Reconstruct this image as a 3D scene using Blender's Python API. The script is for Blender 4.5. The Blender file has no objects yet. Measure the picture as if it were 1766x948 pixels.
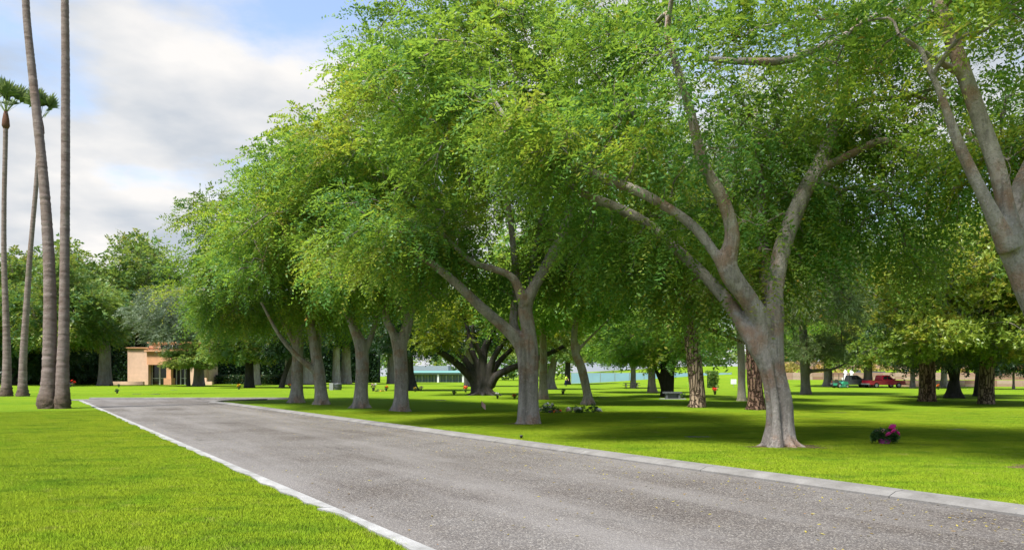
import bpy, math, random
import numpy as np
from mathutils import Vector

# ------------------------------------------------------------------ camera, sky, sun, exposure
F, CX, HY, EYE = 1261.0, 883.0, 648.0, 1.6          # focal length, principal column, horizon row (photo pixels), eye height
sc = bpy.context.scene
col = sc.collection
cam_d = bpy.data.cameras.new('camera')
cam = bpy.data.objects.new('camera', cam_d); col.objects.link(cam)
cam.location = (0, 0, EYE); cam.rotation_euler = (math.radians(90), 0, 0)
cam_d.sensor_width = 36.0; cam_d.lens = 36.0 * F / 1766.0
cam_d.shift_y = (HY - 474.0) / 1766.0
cam_d.clip_start = 0.1; cam_d.clip_end = 6000
sc.camera = cam

SUN = Vector((-0.32, -0.34, 0.88)).normalized()      # towards the sun
SUN_EL = math.asin(SUN.z); SUN_AZ = math.atan2(SUN.x, SUN.y)
world = bpy.data.worlds.new('World'); sc.world = world; world.use_nodes = True
def build_world():
    nt = world.node_tree; N = nt.nodes; L = nt.links; N.clear()
    def n(t, **k):
        x = N.new(t)
        for a, b in k.items(): setattr(x, a, b)
        return x
    def m(op, a, b=None, clamp=False):
        x = n('ShaderNodeMath', operation=op, use_clamp=clamp)
        for i, v in enumerate((a, b)):
            if v is None: continue
            if isinstance(v, (int, float)): x.inputs[i].default_value = v
            else: L.new(v, x.inputs[i])
        return x.outputs[0]
    out = n('ShaderNodeOutputWorld'); bg = n('ShaderNodeBackground'); L.new(bg.outputs[0], out.inputs[0])
    sky = n('ShaderNodeTexSky', sky_type='NISHITA'); sky.sun_disc = False
    sky.sun_elevation = SUN_EL; sky.sun_rotation = SUN_AZ; sky.ozone_density = 2.0; sky.air_density = 1.0; sky.dust_density = 0.6
    tc = n('ShaderNodeTexCoord'); sp = n('ShaderNodeSeparateXYZ'); L.new(tc.outputs['Generated'], sp.inputs[0])
    el = m('MAXIMUM', sp.outputs[2], 0.0)
    den = m('ADD', el, 0.22)
    cb = n('ShaderNodeCombineXYZ')
    L.new(m('DIVIDE', sp.outputs[0], den), cb.inputs[0]); L.new(m('DIVIDE', sp.outputs[1], den), cb.inputs[1]); L.new(m('MULTIPLY', el, 2.0), cb.inputs[2])
    def noise(scale, detail, off, rough=0.55):
        mp = n('ShaderNodeMapping'); mp.inputs['Location'].default_value = off; L.new(cb.outputs[0], mp.inputs[0])
        t = n('ShaderNodeTexNoise'); t.inputs['Scale'].default_value = scale; t.inputs['Detail'].default_value = detail; t.inputs['Roughness'].default_value = rough
        L.new(mp.outputs[0], t.inputs['Vector']); return t.outputs[0]
    a = noise(1.5, 9, (2.3, 0.7, 0.0)); b = noise(2.2, 6, (5.1, 3.3, 1.0), 0.5)
    # cover: full towards the horizon, broken higher up
    cov = m('ADD', m('MULTIPLY', a, 3.2), m('MULTIPLY', el, -1.9))
    cov = m('ADD', cov, -0.52)
    cr = n('ShaderNodeMapRange', interpolation_type='SMOOTHSTEP'); L.new(cov, cr.inputs[0]); cr.inputs[1].default_value = 0.05; cr.inputs[2].default_value = 0.62
    shade = n('ShaderNodeValToRGB'); L.new(b, shade.inputs[0])
    e = shade.color_ramp.elements
    e[0].position = 0.40; e[0].color = (0.56, 0.62, 0.70, 1); e[1].position = 0.66; e[1].color = (1.0, 0.975, 0.95, 1)
    sc_ = n('ShaderNodeVectorMath', operation='SCALE'); L.new(shade.outputs[0], sc_.inputs[0]); sc_.inputs['Scale'].default_value = 1.42
    skc = n('ShaderNodeVectorMath', operation='SCALE'); L.new(sky.outputs[0], skc.inputs[0]); skc.inputs['Scale'].default_value = 0.42
    mix = n('ShaderNodeMix', data_type='RGBA'); L.new(cr.outputs[0], mix.inputs[0]); 
    hz = n('ShaderNodeMix', data_type='RGBA'); hz.inputs[0].default_value = 0.2; L.new(skc.outputs[0], hz.inputs[6]); hz.inputs[7].default_value = (1.15, 1.2, 1.3, 1); L.new(hz.outputs[2], mix.inputs[6]); L.new(sc_.outputs[0], mix.inputs[7])
    L.new(mix.outputs[2], bg.inputs[0]); bg.inputs[1].default_value = 0.1
build_world()
sun_d = bpy.data.lights.new('sun', 'SUN'); sun_d.energy = 1.5; sun_d.angle = math.radians(10.0); sun_d.color = (1.0, 0.95, 0.86)
sun = bpy.data.objects.new('sun', sun_d); col.objects.link(sun)
sun.rotation_euler = SUN.to_track_quat('Z', 'Y').to_euler(); sun.location = (-30, -10, 60)
sc.view_settings.view_transform = 'Standard'; sc.view_settings.look = 'None'
sc.view_settings.exposure = 2.82; sc.view_settings.gamma = 1.0; sc.view_settings.use_curve_mapping = False
sc.cycles.max_bounces = 8; sc.cycles.transparent_max_bounces = 8; sc.cycles.diffuse_bounces = 4; sc.cycles.transmission_bounces = 6

# ------------------------------------------------------------------ layout helpers
def hgt(x, y):
    """terrain height: flat lawn, a bank rising far off on the right"""
    def ss(a, b, v):
        t = np.clip((v - a) / (b - a), 0, 1); return t * t * (3 - 2 * t)
    return 4.2 * ss(102, 200, y) * ss(8, 50, x)
def W(x, y, d):                                      # photo pixel at depth d -> world
    return np.array([(x - CX) / F * d, d, EYE + (HY - y) / F * d])
def G(x, y):                                         # photo pixel on flat ground -> world
    d = EYE * F / (y - HY)
    return np.array([(x - CX) / F * d, d, 0.0])
def GD(x, d):                                        # column x at depth d, standing on the terrain
    X = (x - CX) / F * d
    return np.array([X, d, float(hgt(X, d))])
U = np.array([-0.5548, 0.8320]); NN = np.array([0.8320, 0.5548])   # along the road, across it
def road(s, n, z=0.0):
    p = s * U + n * NN
    return (p[0], p[1], z)

# ------------------------------------------------------------------ material helpers
class NT:
    def __init__(self, name):
        self.m = bpy.data.materials.new(name); self.m.use_nodes = True
        self.t = self.m.node_tree; self.b = self.t.nodes['Principled BSDF']; self.o = self.t.nodes['Material Output']
    def n(self, t, **k):
        x = self.t.nodes.new(t)
        for a, b in k.items(): setattr(x, a, b)
        return x
    def l(self, a, b): self.t.links.new(a, b)
    def coord(self, kind='Object', scale=(1, 1, 1)):
        c = self.n('ShaderNodeTexCoord'); mp = self.n('ShaderNodeMapping'); mp.inputs['Scale'].default_value = scale
        self.l(c.outputs[kind], mp.inputs[0]); return mp.outputs[0]
    def pos(self, scale=(1, 1, 1)):
        c = self.n('ShaderNodeNewGeometry'); mp = self.n('ShaderNodeMapping'); mp.inputs['Scale'].default_value = scale
        self.l(c.outputs['Position'], mp.inputs[0]); return mp.outputs[0]
    def noise(self, v, scale, detail=4, rough=0.55):
        x = self.n('ShaderNodeTexNoise'); x.inputs['Scale'].default_value = scale; x.inputs['Detail'].default_value = detail; x.inputs['Roughness'].default_value = rough
        self.l(v, x.inputs['Vector']); return x.outputs[0]
    def voro(self, v, scale, out='Distance', feature='F1'):
        x = self.n('ShaderNodeTexVoronoi', feature=feature); x.inputs['Scale'].default_value = scale
        self.l(v, x.inputs['Vector']); return x.outputs[out]
    def ramp(self, f, stops, interp='LINEAR'):
        x = self.n('ShaderNodeValToRGB'); self.l(f, x.inputs[0]); cr = x.color_ramp; cr.interpolation = interp
        while len(cr.elements) < len(stops): cr.elements.new(0.5)
        for e, (p, c) in zip(cr.elements, stops):
            e.position = p; e.color = (*c, 1) if len(c) == 3 else c
        return x.outputs[0]
    def rng(self, f, a, b, c=0.0, d=1.0):
        x = self.n('ShaderNodeMapRange'); self.l(f, x.inputs[0])
        for i, v in enumerate((a, b, c, d)): x.inputs[i + 1].default_value = v
        return x.outputs[0]
    def mix(self, f, a, b, blend='MIX'):
        x = self.n('ShaderNodeMix', data_type='RGBA', blend_type=blend)
        for i, v in ((0, f), (6, a), (7, b)):
            if isinstance(v, (int, float)): x.inputs[i].default_value = v
            elif isinstance(v, tuple): x.inputs[i].default_value = (*v, 1)
            else: self.l(v, x.inputs[i])
        return x.outputs[2]
    def math(self, op, a, b):
        x = self.n('ShaderNodeMath', operation=op)
        for i, v in enumerate((a, b)):
            if isinstance(v, (int, float)): x.inputs[i].default_value = v
            else: self.l(v, x.inputs[i])
        return x.outputs[0]
    def color(self, c):
        if isinstance(c, tuple): self.b.inputs['Base Color'].default_value = (*c, 1)
        else: self.l(c, self.b.inputs['Base Color'])
    def bump(self, h, strength=0.5, dist=0.02):
        x = self.n('ShaderNodeBump'); x.inputs['Strength'].default_value = strength; x.inputs['Distance'].default_value = dist
        self.l(h, x.inputs['Height']); self.l(x.outputs[0], self.b.inputs['Normal'])
    def set(self, rough=0.8, spec=0.3, metal=0.0):
        self.b.inputs['Roughness'].default_value = rough; self.b.inputs['Specular IOR Level'].default_value = spec; self.b.inputs['Metallic'].default_value = metal

def plain(name, c, rough=0.7, spec=0.3, metal=0.0, var=0.15, scale=6.0, bump=0.0):
    t = NT(name); v = t.coord(); f = t.noise(v, scale, 6)
    lo = tuple(x * (1 - var) for x in c); hi = tuple(min(1, x * (1 + var)) for x in c)
    t.color(t.ramp(f, [(0.3, lo), (0.7, hi)])); t.set(rough, spec, metal)
    if bump: t.bump(t.noise(v, scale * 5, 6), bump, 0.02)
    return t.m
def leaf_mat(name, dark, mid, light, warm=(0.30, 0.17, 0.02), trans=0.38, rough=0.5, spec=0.35):
    t = NT(name)
    at = t.n('ShaderNodeAttribute', attribute_name='tint')
    oi = t.n('ShaderNodeObjectInfo')
    c = t.ramp(at.outputs['Fac'], [(0.0, dark), (0.42, mid), (0.88, light), (1.0, warm)])
    c = t.mix(t.rng(oi.outputs['Random'], 0, 1, 0.0, 0.22), c, tuple(x * 0.8 for x in mid))
    t.color(c); t.set(rough, spec)
    tr = t.n('ShaderNodeBsdfTranslucent')
    tc = t.mix(0.55, c, (min(1, light[0] * 1.2), min(1, light[1] * 1.25), light[2] * 0.9))
    t.l(tc, tr.inputs['Color'])
    ms = t.n('ShaderNodeMixShader'); ms.inputs[0].default_value = trans
    t.l(t.b.outputs[0], ms.inputs[1]); t.l(tr.outputs[0], ms.inputs[2]); t.l(ms.outputs[0], t.o.inputs[0])
    return t.m
def bark_mat(name, base, light, warm, vs=(1, 1, 0.28), scale=3.0, warm_amt=0.5, bump=0.6, moss=None):
    t = NT(name); v = t.coord('Object', vs); v2 = t.coord('Object')
    a = t.noise(v, scale, 8, 0.65); c = t.ramp(a, [(0.3, base), (0.62, light)])
    w = t.noise(v2, 1.3, 5, 0.6)
    c = t.mix(t.rng(w, 0.50, 0.62, 0, warm_amt), c, warm)
    sp = t.noise(v2, 22, 4, 0.7); c = t.mix(t.rng(sp, 0.52, 0.7, 0, 0.5), c, tuple(x * 0.5 for x in base))
    st = t.noise(t.coord('Object', (4, 4, 0.35)), 1.7, 6, 0.7); c = t.mix(t.rng(st, 0.54, 0.66, 0, 0.55), c, tuple(x * 0.5 for x in base))
    lc = t.noise(v2, 3.4, 6, 0.7); c = t.mix(t.rng(lc, 0.57, 0.64, 0, 0.5), c, tuple(min(1, x * 1.15) for x in light))
    sp2 = t.noise(v2, 9, 5, 0.7); c = t.mix(t.rng(sp2, 0.56, 0.7, 0, 0.45), c, tuple(min(1, x * 1.35) for x in light))
    t.color(c); t.set(0.9, 0.15)
    h = t.math('ADD', t.math('ADD', t.math('MULTIPLY', a, 0.8), t.math('MULTIPLY', sp, 0.4)), t.math('MULTIPLY', st, -0.6))
    t.bump(h, bump, 0.12); return t.m
def plate_bark(name, deep, plate, warm):
    t = NT(name); v = t.coord('Object', (1, 1, 0.22)); wv = t.noise(t.coord('Object'), 3.0, 3)
    va = t.n('ShaderNodeVectorMath', operation='ADD'); t.l(v, va.inputs[0])
    ws = t.n('ShaderNodeVectorMath', operation='SCALE'); ws.inputs['Scale'].default_value = 0.25; t.l(wv, ws.inputs[0]); t.l(ws.outputs[0], va.inputs[1])
    e = t.voro(va.outputs[0], 6.5, 'Distance', 'DISTANCE_TO_EDGE')
    f = t.rng(e, 0.0, 0.17)
    n1 = t.noise(t.coord('Object', (1, 1, 0.5)), 9, 6, 0.65)
    c = t.mix(n1, plate, warm); c = t.mix(f, deep, c)
    t.color(c); t.set(0.95, 0.1); t.bump(t.math('ADD', f, t.math('MULTIPLY', n1, 0.4)), 1.0, 0.09); return t.m

# ------------------------------------------------------------------ mesh helpers
def new_mesh(name, V, Fq, tint=None, smooth=False, mats=()):
    """numpy mesh of equal-size faces"""
    V = np.asarray(V, np.float32); Fq = np.asarray(Fq, np.int32)
    me = bpy.data.meshes.new(name); k = Fq.shape[1]
    me.vertices.add(len(V)); me.vertices.foreach_set('co', V.ravel())
    me.loops.add(Fq.size); me.loops.foreach_set('vertex_index', Fq.ravel())
    me.polygons.add(len(Fq)); me.polygons.foreach_set('loop_start', np.arange(0, Fq.size, k, dtype=np.int32))
    me.polygons.foreach_set('loop_total', np.full(len(Fq), k, np.int32))
    if smooth: me.polygons.foreach_set('use_smooth', np.ones(len(Fq), bool))
    me.update(calc_edges=True)
    if tint is not None:
        a = me.attributes.new('tint', 'FLOAT', 'FACE'); a.data.foreach_set('value', np.asarray(tint, np.float32))
    for mt in mats: me.materials.append(mt)
    return me
class MB:
    """collects polygons of any size for one mesh"""
    def __init__(self): self.v = []; self.f = []; self.mi = []
    def add(self, V, Fs, mi=0):
        o = len(self.v); self.v += [tuple(map(float, p)) for p in V]; self.f += [tuple(i + o for i in q) for q in Fs]; self.mi += [mi] * len(Fs); return self
    def box(self, x0, x1, y0, y1, z0, z1, mi=0):
        V = [(x, y, z) for z in (z0, z1) for y in (y0, y1) for x in (x0, x1)]
        return self.add(V, [(0, 2, 3, 1), (4, 5, 7, 6), (0, 1, 5, 4), (2, 6, 7, 3), (0, 4, 6, 2), (1, 3, 7, 5)], mi)
    def tube(self, P, R, k=8, cap=True, mi=0):
        V, Q = tube(P, R, k); self.add(V, [tuple(q) for q in Q], mi)
        if cap:
            o = len(self.v) - len(V); self.f += [tuple(range(o + k - 1, o - 1, -1)), tuple(range(o + len(V) - k, o + len(V)))]; self.mi += [mi, mi]
        return self
    def lathe(self, prof, k=16, c=(0, 0, 0), mi=0):
        return self.tube([(c[0], c[1], c[2] + z) for r, z in prof], [r for r, z in prof], k, True, mi)
    def ball(self, c, r, k=8, m=5, sq=(1, 1, 1), mi=0, jit=0.0, rng=None):
        V = []; Fs = []
        for i in range(m + 1):
            th = math.pi * i / m
            for j in range(k):
                ph = 2 * math.pi * j / k; rr = r * (1 + (rng.uniform(-jit, jit) if rng else 0))
                V.append((c[0] + rr * sq[0] * math.sin(th) * math.cos(ph), c[1] + rr * sq[1] * math.sin(th) * math.sin(ph), c[2] + rr * sq[2] * math.cos(th)))
        for i in range(m):
            for j in range(k):
                Fs.append((i * k + j, (i + 1) * k + j, (i + 1) * k + (j + 1) % k, i * k + (j + 1) % k))
        return self.add(V, Fs, mi)
    def mesh(self, name, mats, smooth=False):
        me = bpy.data.meshes.new(name); me.from_pydata(self.v, [], self.f)
        for m_ in (mats if isinstance(mats, (list, tuple)) else [mats]): me.materials.append(m_)
        me.polygons.foreach_set('material_index', np.array(self.mi, np.int32))
        if smooth: me.polygons.foreach_set('use_smooth', np.ones(len(self.f), bool))
        me.update(); return me
    def build(self, name, mats, parent=None, smooth=False, loc=None): return link(name, self.mesh(name, mats, smooth), parent, loc)
def tube(P, R, k=8):
    P = np.asarray(P, float); R = np.asarray(R, float); n = len(P)
    T = np.gradient(P, axis=0); T /= np.linalg.norm(T, axis=1)[:, None] + 1e-9
    ref = np.array([0.31, 0.95, 0.05]) if abs(T[0, 2]) > 0.5 else np.array([0.1, 0.05, 1.0])
    V = np.empty((n, k, 3)); a = np.arange(k) / k * 2 * np.pi
    for i in range(n):
        u = np.cross(T[i], ref); u /= np.linalg.norm(u) + 1e-9; w = np.cross(u, T[i])
        V[i] = P[i] + R[i] * (np.cos(a)[:, None] * u + np.sin(a)[:, None] * -w)
        ref = -w if False else ref
    i, j = np.meshgrid(np.arange(n - 1), np.arange(k), indexing='ij'); j2 = (j + 1) % k
    Q = np.stack([i * k + j, i * k + j2, (i + 1) * k + j2, (i + 1) * k + j], -1).reshape(-1, 4)
    return V.reshape(-1, 3), Q
def spline(P, per=4):
    """Catmull-Rom through rows of P (any width)"""
    P = np.asarray(P, float)
    if len(P) < 3: return np.array([P[0] + (P[-1] - P[0]) * t for t in np.linspace(0, 1, per + 1)])
    E = np.vstack([2 * P[0] - P[1], P, 2 * P[-1] - P[-2]]); out = []
    for i in range(len(P) - 1):
        a, b, c, d = E[i:i + 4]
        for t in np.linspace(0, 1, per, endpoint=False):
            out.append(0.5 * (2 * b + (c - a) * t + (2 * a - 5 * b + 4 * c - d) * t * t + (3 * b - a - 3 * c + d) * t ** 3))
    out.append(P[-1]); return np.array(out)
def link(name, me, parent=None, loc=None):
    o = bpy.data.objects.new(name, me); col.objects.link(o)
    if parent is not None: o.parent = parent
    if loc is not None: o.location = tuple(map(float, loc))
    return o
def tag(o, label=None, cat=None, group=None, kind=None):
    for k, v in (('label', label), ('category', cat), ('group', group), ('kind', kind)):
        if v: o[k] = v
    return o
def thing(name, label, cat, loc=(0, 0, 0), rz=0.0, group=None):
    o = link(name, None, None, loc); o.rotation_euler = (0, 0, rz); o.empty_display_size = 0.3
    return tag(o, label, cat, group)
def copy_parts(src, dst):
    for ch in list(src.children):
        c = ch.copy(); col.objects.link(c); c.parent = dst
        for g in list(ch.children):
            d = g.copy(); col.objects.link(d); d.parent = c
def fuse(tubes, voxel, mat, smooth_it=6, name='trunk', k=12):
    """capped tubes melted into one continuous surface"""
    mb = MB()
    for P, R in tubes: mb.tube(P, R, k)
    o = link('fuse_tmp', mb.mesh('fuse_tmp', mat))
    r = o.modifiers.new('r', 'REMESH'); r.mode = 'VOXEL'; r.voxel_size = voxel; r.use_smooth_shade = True
    s = o.modifiers.new('s', 'SMOOTH'); s.iterations = smooth_it; s.factor = 0.5
    dg = bpy.context.evaluated_depsgraph_get()
    me = bpy.data.meshes.new_from_object(o.evaluated_get(dg)); me.name = name
    old = o.data; bpy.data.objects.remove(o); bpy.data.meshes.remove(old)
    if not me.materials: me.materials.append(mat)
    me.polygons.foreach_set('use_smooth', np.ones(len(me.polygons), bool))
    return me

# ------------------------------------------------------------------ foliage
def unit(a): return a / (np.linalg.norm(a, axis=-1, keepdims=True) + 1e-9)
def clump_points(ells, n, rng, mind, shell=2.4, keep=None, lobes=0, lobe_r=2.2):
    """clump centres spread through ellipsoids, denser towards the outside"""
    LB = None
    if lobes:                                        # boughs: the crown is a set of rounded masses with gaps between
        e0 = np.array(ells[0]); LB = []; k = 0
        while len(LB) < lobes and k < 4000:
            k += 1; q = unit(rng.normal(size=3)); q = e0[:3] + q * e0[3:6] * rng.uniform(0.35, 0.88)
            if not LB or np.min(np.linalg.norm(np.array(LB) - q, axis=1)) > lobe_r * 0.95: LB.append(q)
        LB = np.array(LB)
    out = []; wts = np.array([e[3] * e[4] * e[5] for e in ells]) ** 0.62; wts = wts / wts.sum(); tries = 0
    while len(out) < n and tries < n * 160:
        tries += 1
        e = ells[rng.choice(len(ells), p=wts)]
        d = unit(rng.normal(size=3)); r = rng.random() ** (1 / shell) * rng.uniform(0.86, 1.1)
        if d[2] < -0.55: continue
        p = np.array(e[:3]) + d * r * np.array(e[3:6])
        if out and np.min(np.sum((np.array(out) - p) ** 2, 1)) < mind * mind: continue
        if LB is not None and e is ells[0] and np.min(np.linalg.norm((LB - p) * np.array([1, 1, 1.45]), axis=1)) > lobe_r: continue
        if keep is not None and not keep(p): continue
        out.append(p)
    return np.array(out)
def leaves(name, C, RC, centre, rng, per, k, ll, lw, L=0.55, droop=0.35, mat=None, style='pinnate', tint=(0.4, 0.2), lift=0.0, flat=0.8):
    """leaf mesh: `per` twigs in every clump, k leaflets on each twig"""
    M = len(C); N = M * per
    cid = np.repeat(np.arange(M), per)
    d = unit(rng.normal(size=(N, 3))); d[:, 2] *= flat
    rr = RC[cid] * rng.random(N) ** 0.45
    P = C[cid] + d * rr[:, None]
    outw = unit(P - centre)
    D = unit(outw * 0.55 + d * 0.7 + rng.normal(size=(N, 3)) * 0.35 + np.array([0, 0, lift]))
    Lt = L * rng.uniform(0.6, 1.25, N)
    ct = np.clip(tint[0] + tint[1] * rng.normal(size=M), 0.05, 0.9)
    sub = rng.normal(size=N) * 0.09
    t = (np.arange(k) + 0.6) / k
    pos = P[:, None, :] + D[:, None, :] * (Lt[:, None] * t)[..., None]
    pos[..., 2] -= droop * (Lt[:, None] * t ** 2)
    S = unit(np.cross(D, unit(rng.normal(size=(N, 3)) * 0.5 + np.array([0, 0, 1.0]))))
    jit = rng.normal(size=(N, k, 3))
    if style == 'pinnate':
        side = np.where(np.arange(k) % 2 == 0, 1.0, -1.0)[None, :, None]
        ld = unit(S[:, None, :] * side * 0.9 + D[:, None, :] * 0.65 + np.array([0, 0, -0.22]) + jit * 0.28)
        nrm = unit(np.cross(D, S)[:, None, :] + rng.normal(size=(N, k, 3)) * 0.35)
    elif style == 'rosette':
        ld = unit(D[:, None, :] * 0.6 + jit * 0.8 + np.array([0, 0, 0.15])); nrm = unit(D[:, None, :] + rng.normal(size=(N, k, 3)) * 0.4)
        pos = P[:, None, :] + D[:, None, :] * (Lt[:, None] * (0.75 + 0.25 * t))[..., None]
    else:                                            # needles
        ld = unit(D[:, None, :] * 0.75 + jit * 0.55 + np.array([0, 0, -0.1])); nrm = unit(rng.normal(size=(N, k, 3)))
    wv = unit(np.cross(nrm, ld))
    sz = rng.uniform(0.65, 1.25, (N, k, 1))
    a = pos; tip = pos + ld * ll * sz
    m_ = pos + ld * ll * sz * 0.45; hw = wv * lw * 0.5 * sz
    fold = unit(np.cross(ld, wv)) * lw * 0.12
    V = np.stack([a, m_ + hw + fold, tip, m_ - hw + fold], 2).reshape(-1, 3)
    n = N * k
    Fq = np.arange(n * 4, dtype=np.int32).reshape(n, 4)
    tt = np.clip(ct[cid][:, None] + sub[:, None] + rng.normal(size=(N, k)) * 0.07, 0, 0.93)
    tt = np.where(rng.random((N, k)) > 0.996, 1.0, tt)
    return new_mesh(name, V, Fq, tint=tt.ravel(), mats=[mat])
def branch_mesh(name, nodes, C, RC, rng, mat, rmax=0.1, unit_r=0.011, twigs=4, sag=0.15):
    """boughs that reach every clump: each clump hangs on the nearest point already reached"""
    nodes = [np.asarray(p, float) for p in nodes]; n0 = len(nodes)
    base = np.array(nodes)
    order = np.argsort([np.min(np.linalg.norm(base - c, axis=1)) for c in C])
    par = [-1] * n0; arr = list(nodes)
    for ci in order:
        c = C[ci]; A = np.array(arr); dd = np.linalg.norm(A - c, axis=1); dd[:n0] *= 1.0; dd[n0:] += 0.35
        j = int(np.argmin(dd)); par.append(j); arr.append(c)
    cnt = np.ones(len(arr))
    for i in range(len(arr) - 1, n0 - 1, -1):
        if par[i] >= n0: cnt[par[i]] += cnt[i]
    VV = []; QQ = []; o = 0
    def emit(P, R, k):
        nonlocal o
        V, Q = tube(P, R, k); VV.append(V); QQ.append(Q + o); o += len(V)
    for q, i in enumerate(range(n0, len(arr))):
        a = arr[par[i]]; b = arr[i]; L = np.linalg.norm(b - a)
        r1 = min(rmax, unit_r * 1.25 * math.sqrt(cnt[i] + 0.6)); r0 = min(rmax * 1.25, r1 * 1.3 + 0.004)
        j1 = rng.normal(size=3) * 0.09 * L; j2 = rng.normal(size=3) * 0.09 * L
        P = spline([a, a + (b - a) * 0.33 + j1 + np.array([0, 0, sag * 0.5 * L]), a + (b - a) * 0.68 + j2 + np.array([0, 0, sag * 0.4 * L]), b], 3)
        emit(P, np.linspace(r0, r1, len(P)), 6)
        rc = RC[order[q]]
        for _ in range(twigs):
            d = unit(rng.normal(size=3) + unit(b - a) * 0.6); e = b + d * rc * rng.uniform(0.6, 0.95)
            m1 = (b + e) / 2 + rng.normal(size=3) * 0.1 * rc
            emit(spline([b, m1, e], 2), np.linspace(r1 * 0.6, 0.005, 5), 3)
    V = np.vstack(VV); Q = np.vstack(QQ)
    return new_mesh(name, V, Q, smooth=True, mats=[mat])

# ------------------------------------------------------------------ materials
M = {}
M['leaf_row'] = leaf_mat('row tree leaf', (0.042, 0.142, 0.030), (0.095, 0.250, 0.042), (0.260, 0.335, 0.036), warm=(0.36, 0.20, 0.03), trans=0.55)
M['leaf_broad'] = leaf_mat('broad leaf', (0.030, 0.095, 0.030), (0.085, 0.190, 0.042), (0.235, 0.290, 0.050))
M['leaf_dark'] = leaf_mat('evergreen leaf', (0.010, 0.032, 0.014), (0.022, 0.060, 0.020), (0.060, 0.120, 0.030), trans=0.22)
M['leaf_light'] = leaf_mat('bright leaf', (0.052, 0.165, 0.034), (0.115, 0.285, 0.046), (0.265, 0.365, 0.046), trans=0.6)
M['leaf_silver'] = leaf_mat('silver leaf', (0.070, 0.110, 0.070), (0.130, 0.180, 0.115), (0.210, 0.250, 0.155), warm=(0.14, 0.16, 0.08), trans=0.25)
M['leaf_pine'] = leaf_mat('pine needle', (0.045, 0.090, 0.028), (0.095, 0.150, 0.045), (0.170, 0.200, 0.065), warm=(0.22, 0.13, 0.05), trans=0.35)
M['leaf_magnolia'] = leaf_mat('magnolia leaf', (0.045, 0.115, 0.030), (0.130, 0.235, 0.038), (0.310, 0.365, 0.045), warm=(0.36, 0.17, 0.02), trans=0.45, rough=0.42, spec=0.35)
M['leaf_fig'] = leaf_mat('fig leaf', (0.045, 0.095, 0.014), (0.140, 0.200, 0.018), (0.310, 0.330, 0.020), trans=0.5)
M['leaf_hedge'] = leaf_mat('hedge leaf', (0.010, 0.030, 0.014), (0.018, 0.048, 0.020), (0.045, 0.095, 0.026), trans=0.15)
M['leaf_palm'] = leaf_mat('palm leaf', (0.060, 0.110, 0.045), (0.120, 0.180, 0.075), (0.220, 0.260, 0.110), trans=0.25)
M['bark_row'] = bark_mat('smooth grey bark', (0.170, 0.147, 0.132), (0.390, 0.350, 0.320), (0.280, 0.145, 0.080), warm_amt=0.6, bump=0.9)
M['bark_grey'] = bark_mat('grey bark', (0.100, 0.088, 0.075), (0.210, 0.190, 0.165), (0.190, 0.120, 0.080), warm_amt=0.3, bump=0.8)
M['bark_pale'] = bark_mat('pale bark', (0.230, 0.200, 0.165), (0.420, 0.385, 0.330), (0.330, 0.230, 0.150), warm_amt=0.35)
M['bark_dark'] = bark_mat('dark bark', (0.020, 0.019, 0.018), (0.050, 0.046, 0.042), (0.055, 0.038, 0.026), warm_amt=0.3, bump=0.9)
M['bark_pine'] = plate_bark('plated bark', (0.045, 0.030, 0.022), (0.380, 0.300, 0.235), (0.260, 0.175, 0.125))
M['bark_red'] = plate_bark('red plated bark', (0.032, 0.018, 0.013), (0.190, 0.125, 0.092), (0.130, 0.075, 0.054))
M['bark_mix'] = plate_bark('two tone plated bark', (0.050, 0.028, 0.020), (0.370, 0.270, 0.210), (0.250, 0.130, 0.090))

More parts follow.
